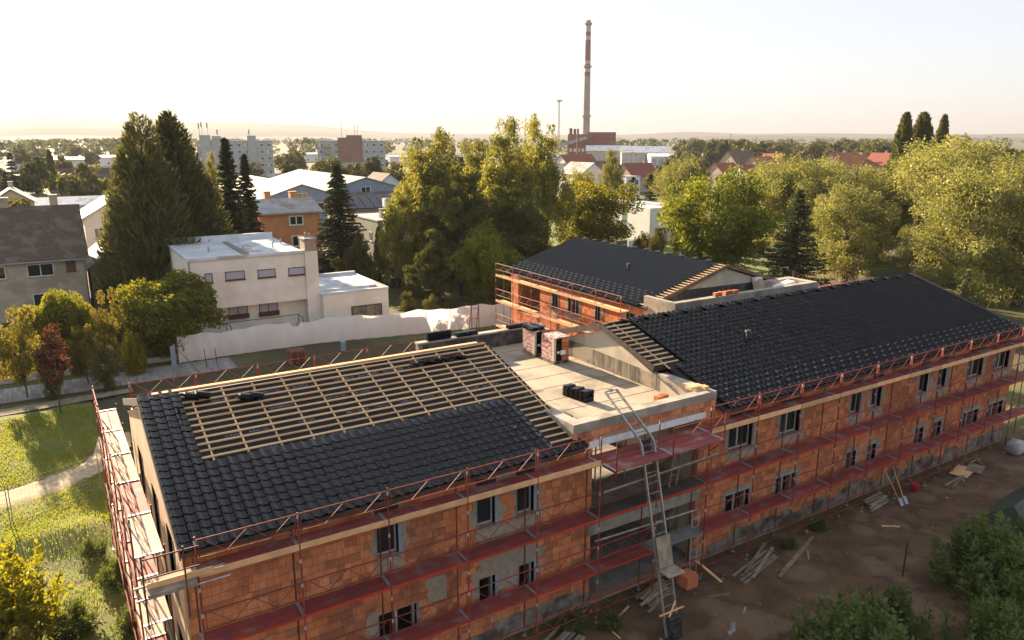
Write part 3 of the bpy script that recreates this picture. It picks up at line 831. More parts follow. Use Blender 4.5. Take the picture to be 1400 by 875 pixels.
def scaffold(name, label, org, rz, nbay, levels, top, inner_top, deckmat='reddeck', toe=None, skip_deck=(), skip_rail=(), first_post=True, ground=0.06, seed=1, rails=True, lastlen=None, posts_outer=True):
    rng = random.Random(seed)
    T = thing(name, label, 'scaffolding', org, None, rz)
    def add(nm, me, x, y, z, s_=None):
        o = put(nm, me, T, True); o.location = (x, y, z)
        if s_: o.scale = s_
        return o
    post = sc_mesh('post', lambda: MB().tube((0, 0, 0), (0, 0, 1), .0245, n=8).mesh('post', MAT['rust']))
    pst_o = sc_mesh('post_o', lambda: MB().tube((0, 0, 0), (0, 0, 1), .0245, n=8).mesh('post', MAT['red']))
    pin = sc_mesh('pin', lambda: MB().tube((0, 0, -.05), (0, 0, .06), .030, n=8).mesh('coupling_sleeve', MAT['pvc']))
    jack = sc_mesh('jack', lambda: MB().tube((0, 0, 0), (0, 0, .3), .019, n=6).box(-.075, .075, -.075, .075, -.01, .008).tube((-.07, 0, .22), (.07, 0, .22), .02).mesh('base_jack', MAT['zinc']))
    tran = sc_mesh('transom', lambda: MB().box(-.045, .045, 0, DEP, -.008, .012).mesh('transom', MAT['zinc']))
    rail = sc_mesh('rail', lambda: lattice(BAY).mesh('guard_rail', MAT['red']))
    dk = sc_mesh('deck' + deckmat, lambda: deck(BAY, None).mesh('deck', MAT[deckmat]))
    brk = sc_mesh('brk', lambda: MB().beam((0, .02, -.05), (0, .35, -.42), .03, .03).mesh('knee_brace', MAT['rust']))
    for i in range(nbay + 1):
        if i == 0 and not first_post: continue
        for v, tp in ((0, top), (DEP, inner_top)):
            g = ground - org[2]
            add('post', pst_o if v == 0 else post, i * BAY, v, g + .2, (1, 1, tp - g - .2 + rng.uniform(-.03, .03)))
            add('base_jack', jack, i * BAY, v, g)
        for z in levels:
            add('coupling_sleeve', pin, i * BAY, 0, z + .10 + .82); add('coupling_sleeve', pin, i * BAY, 0, z - .36)
            add('transom', tran, i * BAY, 0, z + .004)
    for i in range(nbay):
        for k, z in enumerate(levels):
            if (i, k) not in skip_deck:
                o = add('deck', dk if deckmat == 'reddeck' or rng.random() < .7 else sc_mesh('deckreddeck', lambda: deck(BAY, None).mesh('deck', MAT['reddeck'])), i * BAY, 0, z)
                o.rotation_euler = (rng.uniform(-.004, .004), rng.uniform(-.002, .002), 0)
                if deckmat == 'reddeck': add('deck_edge', sc_mesh('edge', lambda: MB().box(.02, BAY - .02, .004, .028, -.075, .006).mesh('deck_edge', MAT['edge'])), i * BAY, 0, z)
            if rails and (i, k) not in skip_rail: add('guard_rail', rail, i * BAY, 0, z + rng.uniform(-.01, .01))
        if rails: add('guard_rail', rail, i * BAY, 0, levels[0] - 2.0)
    if toe:
        for i in range(nbay):
            for k in toe:
                if (i, k) in skip_deck: continue
                mb = MB().box(i * BAY + .02, i * BAY + BAY - .02, -.032, -.004, levels[k] - .03 + rng.uniform(-.012, .012), levels[k] + .14, .05 + .9 * rng.random())
                part('toe_board', mb, MAT['plank'], T, local=True)
    return T

X0S = 2.26
scaffold('scaffolding', 'red scaffolding across the brick front below the half battened roof', (X0S, 0, 0), 0, 5, (2, 4, 6), 7.06, 6.25, toe=(2,), seed=2)
scaffold('scaffolding', 'red scaffolding with dark boards across the open bays of the link', (X0S + 12.5 + .06, 0, 0), 0, 2, (2, 4, 6), 7.06, 6.25, seed=3, first_post=False, skip_deck=((1, 0),), skip_rail=((0, 2), (1, 2), (1, 0)))
scaffold('scaffolding', 'long red scaffolding along the front of the finished black roof', (X0S + 17.5 + .12, 0, 0), 0, 10, (2, 4, 6), 7.06, 6.25, toe=(2,), seed=4, first_post=False)
scaffold('scaffolding', 'scaffolding with pale sunlit boards along the rendered gable wall', (1.02, 14.3, 0), R(-90), 5, (2, 4, 6), 7.06, 6.2, deckmat='deckwood', toe=None, seed=5)
scaffold('scaffolding', 'scaffolding on the far side of the half battened roof', (14.8, 14.35, 0), R(180), 5, (2, 4, 5.9), 6.98, 6.2, deckmat='plank', seed=6)
scaffold('scaffolding', 'scaffolding with pale toe boards along the rear wing', (29.75, 31.9, 0), R(-90), 6, (2, 4, 6), 7.06, 6.3, deckmat='plank', toe=(0, 1, 2), seed=7)
scaffold('scaffolding', 'rusty scaffolding rail showing behind the pale parapet of the rear roof', (52.0, 15.9, 0), R(180), 3, (2, 4, 6), 7.4, 6.9, seed=8, deckmat='reddeck')

# loading platform in front of the link
Tp = thing('loading_platform', 'red cantilevered loading deck with railing beside the metal hoist ladder', 'platform', (14.8, -.72, 6.0))
for i in range(2):
    mb = MB()
    for k in range(2): mb.box(14.84 + i * 2.48, 17.28 + i * 2.48, -.70 + k * .345, -.375 + k * .345, 5.95, 5.995)
    part('deck', mb, MAT['reddeck'], Tp)
for x in (14.83, 17.3, 19.76):
    part('post', MB().tube((x, -.72, 5.75), (x, -.72, 6.98 if x < 19 else 7.02), .024, n=8), MAT['red'], Tp)
    part('bracket', MB().beam((x, -.72, 5.93), (x, -.03, 5.93), .05, .04).beam((x, -.66, 5.9), (x, -.03, 5.3), .04, .03), MAT['rust'], Tp)
    part('end_bar', MB().box(x - .04, x + .04, -.71, -.03, 5.996, 6.012), MAT['zinc'], Tp)
rl = MB()
for a, b in ((17.38, 19.74),):
    rl.tube((a, -.72, 6.95), (b, -.72, 6.95), .018); rl.tube((a, -.72, 6.5), (b, -.72, 6.5), .014)
    n = 4; ps = [(a + .1 + (b - a - .2) * i / n, -.72, 6.95 if i % 2 == 0 else 6.5) for i in range(n + 1)]
    for p, q in zip(ps[:-1], ps[1:]): rl.tube(p, q, .011, n=5)
part('guard_rail', rl, MAT['red'], Tp)
bk = MB()
for i in range(2): bk.box(14.9 + i * 2.45, 17.3 + i * 2.45, .05, .68, 4.012, 4.05)
solo('plywood_deck', bk, M('wet_plywood', (.06, .05, .045), (.095, .08, .07), 1.4, .8, .2), 'dark wet plywood boards laid on the scaffold across the upper bay', 'boards')
bk = MB(); bk.box(17.4, 19.85, -.02, .66, 2.0, 2.045)
solo('aluminium_deck', bk, M('grey_deck', (.16, .15, .145), (.22, .21, .20), 1.6, .7, .2), 'grey metal scaffold board across the lower open bay', 'board')
gr = MB(); gr.tube((14.85, -.1, 5.0), (20.2, -.1, 5.15), .04, n=8); gr.tube((14.7, .1, 3.15), (19.5, .1, 3.0), .035, n=8)
solo('timber_rail', gr, MAT['oldwood'], 'round timber poles tied across the open bays of the link', 'pole')
lad = thing('ladder', 'small aluminium ladder leaning inside the scaffold at the upper bay', 'ladder', (19.1, .4, 4.05))
for x in (18.7, 19.05): part('rail', MB().beam((x - .35, .45, 4.05), (x + .12, .62, 6.0), .05, .03), MAT['alu'], lad)
for k in range(7):
    t = .08 + k * .13; part('rung', MB().tube((18.35 + .47 * t, .45 + .17 * t, 4.05 + 1.95 * t), (18.70 + .47 * t, .45 + .17 * t, 4.05 + 1.95 * t), .014), MAT['alu'], lad)
lad2 = thing('ladder', 'aluminium ladder standing under the lower deck beside the brick pier', 'ladder', (19.9, .4, .1))
for x in (19.45, 19.8): part('rail', MB().beam((x, .25, .1), (x + .25, .5, 2.6), .05, .03), MAT['alu'], lad2)
for k in range(8):
    t = .06 + k * .12; part('rung', MB().tube((19.45 + .25 * t, .25 + .25 * t, .1 + 2.5 * t), (19.8 + .25 * t, .25 + .25 * t, .1 + 2.5 * t), .014), MAT['alu'], lad2)

# corner platform where front and gable scaffold meet
cp = thing('corner_platform', 'weathered boards on pipes bridging the scaffold corner', 'platform', (1.2, -.3, 5.9))
part('board', MB().box(1.2, 2.3, .02, .36, 6.06, 6.11), MAT['oldwood'], cp); part('board', MB().box(1.1, 2.2, -.34, -.02, 6.02, 6.07), MAT['oldwood'], cp)
part('board', MB().beam((1.12, -.02, 6.13), (2.6, -.06, 6.15), .04, .16), MAT['plank'], cp)
for y, z in ((-.3, 5.97), (.3, 5.97)): part('pipe', MB().tube((.85, y, z), (2.95, y, z + .03), .026), MAT['zinc'], cp)
for z in (6.5, 7.0): part('pipe', MB().tube((1.02, -.32, z), (2.3, -.32, z), .02), MAT['rust'], cp)
for x in (1.05, 1.95): part('pipe', MB().tube((x, -.32, 5.2), (x, -.32, 7.1), .022), MAT['rust'], cp)

# ------------------------------------------------------------------ roof hoist ladder
H = thing('hoist_ladder', 'tall kinked metal hoist ladder leaning over the brick parapet', 'ladder', (16.5, -1.95, .08))
bx, kx, tx = (16.22, 16.78), (16.43, 16.98), (16.45, 16.97)
kink = (-.10, 6.28); kink2 = (.06, 6.48); top_ = (1.95, 7.62)
for i in range(2):
    part('rail', MB().beam((bx[i], -1.95, .1), (kx[i], kink[0], kink[1]), .05, .10, (0, -1, .3)), MAT['alu'], H)
    part('rail', MB().beam((kx[i], kink[0], kink[1]), (kx[i], kink2[0], kink2[1]), .052, .10, (0, -1, .5)), MAT['alu'], H)
    part('rail', MB().beam((kx[i], kink2[0], kink2[1]), (tx[i], top_[0], top_[1]), .05, .09, (0, -.5, 1)), MAT['alu'], H)
for k in range(18):
    t = .045 + k * .054
    p = Vector((bx[0], -1.95, .1)).lerp(Vector((kx[0], kink[0], kink[1])), t); q = Vector((bx[1], -1.95, .1)).lerp(Vector((kx[1], kink[0], kink[1])), t)
    part('rung', MB().beam(p, q, .035, .03), MAT['alu'], H)
for k in range(6):
    t = .12 + k * .165
    p = Vector((kx[0], kink2[0], kink2[1])).lerp(Vector((tx[0], top_[0], top_[1])), t); q = Vector((kx[1], kink2[0], kink2[1])).lerp(Vector((tx[1], top_[0], top_[1])), t)
    part('rung', MB().beam(p, q, .035, .03), MAT['alu'], H)
part('top_pulley', MB().box(16.66, 16.78, 1.92, 2.08, 7.58, 7.70).tube((16.45, 1.95, 7.62), (16.97, 1.95, 7.62), .03), MAT['zinc'], H)
part('roller_carriage', MB().box(16.5, 16.92, -.02, .10, 6.25, 6.33).tube((16.5, .05, 6.40), (16.92, .05, 6.40), .05, n=8).box(16.52, 16.66, -.10, -.02, 6.05, 6.2).box(16.74, 16.88, -.10, -.02, 6.05, 6.2), MAT['shutter'], H)
a = Vector((16.5, -1.95, .1)); b = Vector((16.7, kink[0], kink[1])); dd = (b - a).normalized()
p0, p1 = a + dd * 2.3, a + dd * 3.35
part('load_board', MB().beam(p0 + Vector((.02, -.12, .05)), p1 + Vector((.02, -.12, .05)), .62, .03, (0, -1, .3)), MAT['oldwood'], H, 'wooden back board of the hoist carriage')
part('load_shelf', MB().box(p0.x - .32, p0.x + .40, p0.y - .62, p0.y - .10, p0.z - .02, p0.z + .02), MAT['oldwood'], H)
part('motor', MB().box(16.25, 16.82, -2.05, -1.72, .12, .62).box(16.3, 16.7, -2.2, -2.06, .1, .4).tube((16.3, -1.9, .7), (16.75, -1.9, .7), .09, n=10), MAT['shutter'], H)
part('cross_stick', MB().beam((15.95, -1.85, .95), (17.0, -1.9, .98), .05, .04).beam((16.3, -1.95, .85), (16.75, -1.75, 1.2), .05, .04), MAT['plank'], H)
part('cable', MB().tube((16.62, -1.85, .4), (16.72, -.15, 6.2), .008, n=4), MAT['shutter'], H)

# ------------------------------------------------------------------ loads on the roofs
def film_mat():
    m, n, out = nodes_of('printed_film')
    b = n.nodes.new('ShaderNodeBsdfPrincipled'); b.inputs['Roughness'].default_value = .35
    c = noise(n, 1.0, 4, (7, 7, 14)); col = mixc(n, ramp(n, c, .44, .56), (.30, .07, .05), (.62, .47, .40))
    col = mixc(n, ramp(n, noise(n, 30, 2), .55, .7), col, (.70, .62, .55))
    lk(n, col, b.inputs['Base Color']); lk(n, b.outputs[0], out.inputs['Surface'])
    return m
MAT['film'] = film_mat()
MAT['sheetfilm'] = M('clear_film', (.58, .50, .42), (.50, .43, .36), 6, .4)
def tile_pallet(x, y, w_, d_, h, label, load=False):
    T = thing('tile_pallet', label, 'pallet', (x + w_ / 2, y + d_ / 2, FZ), 'wrapped tile pallets on the flat roof')
    pm_ = MB()
    for k in range(3): pm_.box(x + k * (w_ - .1) / 2, x + k * (w_ - .1) / 2 + .1, y, y + d_, FZ + .01, FZ + .11)
    for k in range(5): pm_.box(x, x + w_, y + k * (d_ - .12) / 4, y + k * (d_ - .12) / 4 + .12, FZ + .111, FZ + .135)
    part('pallet_base', pm_, MAT['oldwood'], T)
    nl = 5; lh = (h - .2) / nl
    for k in range(nl):
        z = FZ + .14 + k * lh
        part('tile_layer', MB().box(x + .03, x + w_ * .52, y + .02, y + d_ - .04, z, z + lh - .025), MAT['tile'], T)
        part('tile_layer', MB().box(x + w_ * .53, x + w_ - .03, y + .02, y + d_ - .04, z, z + lh - .02), MAT['brick'], T)
    part('film_wrap', MB().box(x - .01, x + .012, y + .14, y + d_ - .02, FZ + .15, FZ + h - .03), MAT['film'], T)
    part('film_wrap', MB().box(x - .012, x + .03, y - .01, y + .139, FZ + .15, FZ + h - .03).box(x + .031, x + .10, y - .012, y + .012, FZ + .15, FZ + h - .03), MAT['sheetfilm'], T)
    part('film_cap', MB().box(x + .013, x + w_, y - .02, y + d_, FZ + h - .05, FZ + h), MAT['film'], T)
    part('paper_label', MB().box(x + .18, x + .30, y - .006, y + .018, FZ + .50, FZ + .60).box(x + .36, x + .66, y - .006, y + .018, FZ + .42, FZ + .62), MAT['white'], T)
    return T
tile_pallet(19.08, 8.85, .86, 1.02, 1.25, 'tile pallet in red printed film with a paper label, lit top bare')
tile_pallet(19.02, 10.35, .86, 1.02, 1.25, 'tile pallet in red printed film with grey tiles loose on its top')
def stack_mesh(n, w_=.33, L=.42, jit=.02, seed=0, mat='tile'):
    rng = random.Random(seed); mb = MB()
    for k in range(n):
        dx, dy = rng.uniform(-jit, jit), rng.uniform(-jit, jit); z = k * .036
        mb.prism([(-w_ / 2 + dx, z), (-w_ / 2 + .05 + dx, z + .045), (-w_ / 2 + .12 + dx, z + .05), (-w_ / 2 + .17 + dx, z + .018), (w_ / 2 + dx, z + .018), (w_ / 2 + dx, z)], 1, -L / 2 + dy, L / 2 + dy, .05 + .9 * rng.random())
    return mb.mesh('tile_stack', MAT[mat])
ST = [stack_mesh(12, seed=1), stack_mesh(11, seed=2), stack_mesh(5, seed=3), stack_mesh(2, jit=.05, seed=4)]
def stack(k, loc, rz, label, group, rx=0.0, ry=0.0):
    o = tag(put('tile_stack', ST[k]), label, 'tile stack', group); o.location = loc; o.rotation_euler = (rx, ry, rz)
    return o
for k in range(5):
    stack(k % 2, (17.22 + .05 * k, 5.15 - .235 * k, FZ + .002), R(96 + 3 * (k % 3)), 'black tile stack in the row of five standing on the flat roof', 'row of tile stacks on the flat roof')
stack(2, (15.3, 3.4, FZ + .002), R(20), 'low black tile stack tilted beside the front left parapet corner', 'loose tile stacks')
stack(3, (15.0, 2.7, FZ + .34), R(70), 'few black tiles lying on a timber block by the front parapet', 'loose tile stacks')
solo('timber_block', MB().box(14.9, 15.45, 2.5, 2.95, FZ, FZ + .335), MAT['shutter'], 'dark crate under the loose tiles by the front parapet', 'crate')
solo('clay_block', MB().box(19.55, 19.85, 2.5, 2.75, FZ, FZ + .25).box(19.9, 20.15, 2.55, 2.8, FZ, FZ + .25), MAT['brick'], 'pair of orange clay blocks against the inner parapet', 'bricks')
solo('timber_offcut', MB().box(20.3, 20.95, 1.55, 1.85, 7.10, 7.2).box(20.75, 20.95, 1.25, 1.5, 7.10, 7.24), MAT['plank'], 'pale timber offcuts lying on the parapet corner', 'timber')
slope = math.atan(SL)
def on_roof(x, y, k, label, group, rz=0.0, up=.10):
    o = tag(put('tile_stack', ST[k]), label, 'tile stack', group)
    o.rotation_euler = (slope, 0, rz); o.location = (x, y, roof_z(y) + up)
for x, y, lb in ((3.45, 6.72, 'black tiles piled at the top of the battens near the sapling end'), (5.0, 6.2, 'black tiles piled on the third batten, apart from the others')):
    on_roof(x, y, 2, lb, None, R(88)) ; on_roof(x + .33, y - .02, 2, lb + ', second pile', None, R(92))
for k in range(7):
    on_roof(11.15 + k * .32, 6.55 + .05 * (k % 2), 3, 'overlapping black tiles laid ready on the upper battens by the flat roof', 'tiles laid ready on the battens', R(90 + 4 * (k % 3)))
for k in range(3): stack(0, (12.1 + k * .36, 13.35 - 0 * k, 7.2) if k else (12.1, 13.0, 7.2), R(90), 'black tile stack standing on the rear parapet', 'tile stacks on the rear parapet') if False else None
for k in range(3): stack(1, (15.0 + k * .38, YB - .15, 7.2), R(90), 'black tile stack standing upright on the rear parapet', 'tile stacks on the rear parapet')
for k in range(3): stack(2, (16.5 + k * .36, YB - .15, 7.2), R(90), 'low black tile stack lying on the rear parapet', 'low tile stacks on the rear parapet')
for k in range(3): stack(2, (19.4 + k * .36, YB - .15, 7.2), R(90), 'low black tile stack on the rear parapet behind the pallets', 'tile stacks behind the pallets')
for k in range(4): stack(2, (19.1 + (k % 2) * .4, 10.62 + (k // 2) * .46, FZ + 1.25), R(4 * k), 'grey black tile stack loose on top of the rear pallet', 'tile stacks on the rear pallet')
for k in range(19):
    x = GX0 + 1.0 + k * 1.22
    o = tag(put('tile_stack', ST[3]), 'small black tile bundle on the ridge of the long finished roof', 'tile stack', 'tile bundles along the long ridge')
    o.location = (x, RY - .12, RZ + .085); o.rotation_euler = (slope * .9, 0, R(90 + 5 * math.sin(k * 2.1)))
for k in range(12):
    y = WY1 - 1.0 - k * 1.22
    o = tag(put('tile_stack', ST[3]), 'small black tile bundle on the ridge of the rear wing', 'tile stack', 'tile bundles along the rear wing ridge')
    o.location = (WR - .12, y, RZ + .085); o.rotation_euler = (0, -slope * .9, R(4 * math.sin(k * 1.7)))
# things on the low rear roof
solo('insulation_sack', MB().hexa([(40.3, 14.0, 6.31), (42.6, 14.0, 6.31), (42.7, 14.7, 6.31), (40.2, 14.8, 6.31), (40.8, 14.1, 7.0), (42.4, 14.1, 7.15), (42.3, 14.6, 7.2), (40.9, 14.6, 6.95)]), MAT['white'], 'white plastic sacks heaped on the low rear roof', 'sacks')
solo('plywood_sheet', MB().beam((39.0, 14.0, 6.31), (40.2, 15.4, 7.3), .7, .03), MAT['oldwood'], 'brown plywood sheet leaning on the low rear roof wall', 'plywood')
for k in range(5):
    x = 34.2 + k * .42
    solo('clay_block', MB().box(-.15, .15, -.12, .12, 0, .24), MAT['brick'], 'orange clay block left on the parapet below the pale gable', 'brick', 'clay blocks on the rear parapet', (x, YB + .2 + .06 * (k % 2), 7.121), rz=k * .7)
solo('foam_block', MB().box(39.9, 40.6, 15.3, 15.6, 7.118, 7.4), MAT['white'], 'white foam block beside the peak of the pale gable', 'block')

# ------------------------------------------------------------------ on the ground in front
def rut(x, y): return -.06 * (math.exp(-((y + 2.1 + .25 * math.sin(x * .21)) / .16) ** 2) + math.exp(-((y + 3.5 + .25 * math.sin(x * .21)) / .16) ** 2))
def gz(x, y): return rut(x, y) + .115 + .05 * math.sin(x * .9) * math.sin(y * 1.1) + .03 * math.sin(x * 2.3 + y * 1.7)
rc = random.Random(4)
def lumber(name, label, x, y, n, L, ang, spread, mat='oldwood'):
    T = thing(name, label, 'timber', (x, y, gz(x, y)))
    for k in range(n):
        a = ang + rc.uniform(-spread, spread); dx, dy = math.cos(a) * L / 2, math.sin(a) * L / 2
        ox, oy = rc.uniform(-.3, .3), (k - n / 2) * .13; z = gz(x, y) + .03 + .035 * (k % 3)
        part('plank', MB().beam((x + ox - dx, y + oy - dy, z), (x + ox + dx, y + oy + dy, z + .02), .12, .03, r=.05 + .9 * rc.random()), MAT[mat], T)
    return T
lumber('timber_pile', 'long planks fanned out on the soil below the scaffold near the hoist', 22.4, -.5, 6, 2.6, .30, .14)
lumber('timber_pile', 'pair of long straight boards beside the fanned planks', 24.2, -.9, 2, 3.4, .30, .03)
lumber('timber_pile', 'short splintered planks heaped by the clay cube', 17.6, .1, 7, 1.6, .2, .2)
lumber('timber_pile', 'stacked grey boards at the foot of the near scaffold', 12.9, -.35, 8, 1.7, .45, .06)
lumber('timber_pile', 'flat wooden crate boards near the two shovels', 31.0, .15, 6, 1.5, .1, .06)
lumber('timber_pile', 'loose boards beside the plywood far along the scaffold', 36.6, -.6, 2, 1.8, .1, .2)
solo('clay_cube', MB().box(18.75, 19.3, -.35, .2, gz(19, 0), gz(19, 0) + .5), MAT['brick'], 'cube of orange clay blocks on the soil beside the hoist', 'bricks')
solo('timber_stake', MB().beam((19.75, .25, .75), (20.25, -.75, .1), .09, .05), MAT['plank'], 'single pale board leaning against the scaffold by the clay cube', 'board')
pl = thing('plywood_sheet', 'pale plywood sheets lying on the soil far along the scaffold', 'plywood', (38, -.3, .1))
part('sheet', MB().beam((37.2, -.35, .14), (38.6, -.05, .15), .8, .025), MAT['plank'], pl); part('sheet', MB().beam((38.2, -.55, .17), (39.3, -.2, .17), .7, .025), MAT['oldwood'], pl)
for k, (x, lb) in enumerate(((31.9, 'long handled shovel standing against the scaffold'), (32.25, 'second shovel, blade turned, standing against the scaffold'))):
    T = thing('shovel', lb, 'shovel', (x, -.55, .08))
    part('handle', MB().tube((x, -.5, .35), (x - .15 + .3 * k, .25, 1.55), .018), MAT['plank'], T)
    part('blade', MB().hexa([(x - .12, -.72, .08), (x + .12, -.72, .08), (x + .11, -.5, .38), (x - .11, -.5, .38), (x - .1, -.74, .11), (x + .1, -.74, .11), (x + .11, -.53, .41), (x - .11, -.53, .41)]), MAT['zinc'], T)
bk = MB().tube((33.9, -.1, .08), (33.9, -.1, .42), .15, .2, 12)
T = thing('bucket', 'red plastic bucket on the soil near the shovels', 'bucket', (33.9, -.1, .08)); part('body', bk, M('red_plastic', (.45, .02, .03), (.38, .02, .03), 4, .5), T)
hd = MB()
for k in range(6):
    t0, t1 = math.pi * k / 6, math.pi * (k + 1) / 6
    hd.tube((33.9 + .2 * math.cos(t0), -.1, .42 + .16 * math.sin(t0)), (33.9 + .2 * math.cos(t1), -.1, .42 + .16 * math.sin(t1)), .008, n=4)
part('handle', hd, MAT['zinc'], T)
# bulk bag
def blob(name, loc, rx, ry, rz_, seed, mat, label, cat, n=10, m=12, rough=.15, flat=.5):
    rng = random.Random(seed); vs_ = []; fs = []
    for j in range(n + 1):
        t = math.pi * j / n
        for i in range(m):
            p = 2 * math.pi * i / m
            k = 1 + rough * (math.sin(3 * p + seed) * .5 + rng.uniform(-.5, .5))
            sx = math.copysign(abs(math.cos(p)) ** flat, math.cos(p)); sy = math.copysign(abs(math.sin(p)) ** flat, math.sin(p))
            vs_.append((rx * sx * math.sin(t) ** .6 * k, ry * sy * math.sin(t) ** .6 * k, rz_ * (1 - math.cos(t)) / 2 * (1 + .1 * rough * rng.uniform(-1, 1))))
    for j in range(n):
        for i in range(m): fs.append((j * m + i, j * m + (i + 1) % m, (j + 1) * m + (i + 1) % m, (j + 1) * m + i))
    return solo(name, MB().add(vs_, fs), mat, label, cat, None, loc, True)
MAT['sack'] = M('white_sack', (.46, .45, .43), (.33, .325, .32), 2.5, .85, .4)
blob('bulk_bag', (42.6, -.45, .07), .46, .40, .8, 3, MAT['sack'], 'slumped white bulk bag on the soil past the last windows', 'bag', rough=.3, flat=.38)
solo('foam_offcut', MB().hexa([(18.25, -2.95, .05), (18.45, -2.95, .05), (18.42, -2.85, .05), (18.27, -2.86, .05), (18.28, -2.93, .5), (18.40, -2.96, .46), (18.38, -2.88, .44), (18.29, -2.87, .48)]).box(18.1, 18.22, -3.0, -2.9, .04, .2), MAT['sack'], 'white foam offcut sticking up from the dark soil near the hoist', 'foam')
tp = MB(); tp.add([(33.6, -5.4, .1), (38.2, -5.2, .1), (38.2, -2.6, .1), (33.8, -3.0, .1), (34.0, -4.3, 1.1), (38.0, -4.0, 1.2)], [(0, 1, 5, 4), (2, 3, 4, 5), (3, 0, 4), (1, 2, 5)])
solo('tarpaulin_tent', tp, M('green_tarp', (.05, .075, .05), (.065, .09, .06), 2, .6, .3), 'dark green tarpaulin tent on the soil behind the leafy bushes', 'tent')
for k, (x, y, h) in enumerate(((26.5, -4.0, 1.5), (34.9, -5.2, 1.2))):
    solo('fence_post', MB().tube((x, y, 0), (x + .03, y, h), .035, n=7), MAT['verge'] if k == 0 else MAT['plank'], ('dark thin post standing between the two dark bushes', 'pale stake beside the green tarpaulin')[k], 'post')
sh = MB()
for k in range(420):
    x, y = rc.uniform(3, 44), rc.uniform(-6.5, .5)
    if rc.random() < .5: x = rc.uniform(16, 33)
    s_ = rc.uniform(.015, .05) * (1.5 if rc.random() < .08 else 1); z = gz(x, y) + (.1 * min(1, max(0, -3.5 - y) / 2))
    sh.hexa([(x - s_, y - s_ * .7, z - .03), (x + s_ * .8, y - s_, z - .03), (x + s_, y + s_, z - .03), (x - s_, y + s_ * .8, z - .03), (x - s_ * .5, y - s_ * .5, z + s_ * .6), (x + s_ * .5, y - s_ * .4, z + s_ * .7), (x + s_ * .4, y + s_ * .5, z + s_ * .5), (x - s_ * .5, y + s_ * .4, z + s_ * .6)], .02 + .97 * rc.random())
tag(put('stones', sh.mesh('stones', M('rubble', (.24, .195, .155), (.15, .12, .095), 8, .95, .4, rnd=.4))), 'pale rubble and stones scattered over the site soil', 'stones', None, 'stuff')

for k in range(14):
    x, y = rc.uniform(14, 43), rc.uniform(-2.4, .6); a = rc.uniform(0, 3.1); L = rc.uniform(.25, .9); z = gz(x, y) + .015
    solo('wood_scrap', MB().beam((-L / 2, 0, 0), (L / 2, 0, .02), rc.uniform(.04, .11), .025, r=.05 + .9 * rc.random()), MAT['oldwood'] if k % 3 else MAT['plank'], 'short scrap of board lying loose on the site soil', 'wood scrap', 'board scraps on the soil', (x, y, z), rz=a)
for k in range(9):
    x, y = rc.uniform(14, 40), rc.uniform(-2.6, .6); s_ = rc.uniform(.05, .09)
    solo('brick_shard', MB().hexa([(-s_, -s_ * .6, -.03), (s_, -s_ * .7, -.03), (s_ * .8, s_ * .7, -.03), (-s_ * .9, s_ * .6, -.03), (-s_ * .7, -s_ * .4, s_), (s_ * .9, -s_ * .5, s_ * .7), (s_ * .6, s_ * .5, s_ * .9), (-s_ * .8, s_ * .4, s_ * .6)]), MAT['brick'], 'broken clay brick piece lying on the site soil', 'brick piece', 'broken brick pieces on the soil', (x, y, gz(x, y)), rz=rc.uniform(0, 6))
# ------------------------------------------------------------------ neighbouring houses
MAT['wh_wall'] = M('cream_render', (.84, .76, .65), (.79, .71, .60), 1.2, .93, .15, c3=(.74, .66, .55), scale3=.4)
MAT['wh_roof'] = M('white_roof_sheet', (.62, .64, .66), (.50, .52, .54), .8, .6, .15, c3=(.40, .37, .34), scale3=.35, lo3=.56, hi3=.62)
MAT['brownroof'] = M('brown_tile_roof', (.125, .086, .062), (.092, .064, .047), 2.5, .9, .5, c3=(.15, .12, .095), scale3=.8, stretch=(1, 1, 3))
MAT['beige'] = M('grey_beige_render', (.50, .41, .31), (.43, .35, .265), 1.4, .95, .25, c3=(.36, .295, .225), scale3=.5)
MAT['orange'] = M('orange_render', (.58, .265, .115), (.52, .23, .10), 1.4, .93, .1)
MAT['redroof'] = M('red_tile_roof', (.27, .085, .05), (.20, .065, .042), 2, .9, .4)
MAT['redroof2'] = M('orange_tile_roof', (.36, .13, .065), (.28, .10, .055), 2, .9, .4)
MAT['greyroof'] = M('grey_sheet_roof', (.40, .38, .36), (.30, .28, .265), .6, .8, .2, c3=(.25, .21, .18), scale3=.3)
MAT['hallroof'] = M('pale_hall_roof', (.34, .315, .275), (.29, .27, .235), .35, .7, .1)
MAT['hallblue'] = M('blue_hall_wall', (.20, .27, .36), (.165, .23, .31), 1.0, .8)
MAT['panel'] = M('panel_concrete', (.46, .46, .45), (.40, .40, .395), .5, .92, .1)
MAT['panelred'] = M('panel_red', (.32, .18, .135), (.28, .155, .12), .5, .92)
MAT['whitewall'] = M('white_wall', (.76, .75, .73), (.70, .69, .67), 1, .9)
MAT['yellowwall'] = M('yellow_wall', (.52, .41, .21), (.47, .37, .19), 1, .9)
MAT['greenwall'] = M('green_beige_wall', (.27, .265, .20), (.23, .225, .17), .8, .95, .2)
MAT['plantred'] = M('plant_red_cladding', (.30, .075, .045), (.24, .06, .04), .3, .8, .1, stretch=(1, 1, .2))
MAT['chim'] = M('chimney_concrete', (.34, .315, .285), (.29, .27, .245), .3, .9)
MAT['chimred'] = M('chimney_red', (.26, .105, .09), (.22, .09, .08), .3, .85)
MAT['chimwhite'] = M('chimney_white', (.46, .43, .40), (.40, .375, .35), .3, .85)
MAT['flatglass'] = M('flat_window', (.16, .165, .17), (.12, .125, .13), 1, .4)
MAT['solar'] = glass('solar_panel', (.018, .018, .03), .15)
MAT['curtain'] = M('curtain', (.45, .46, .50), (.36, .37, .41), 6, .9, stretch=(9, 9, 1))
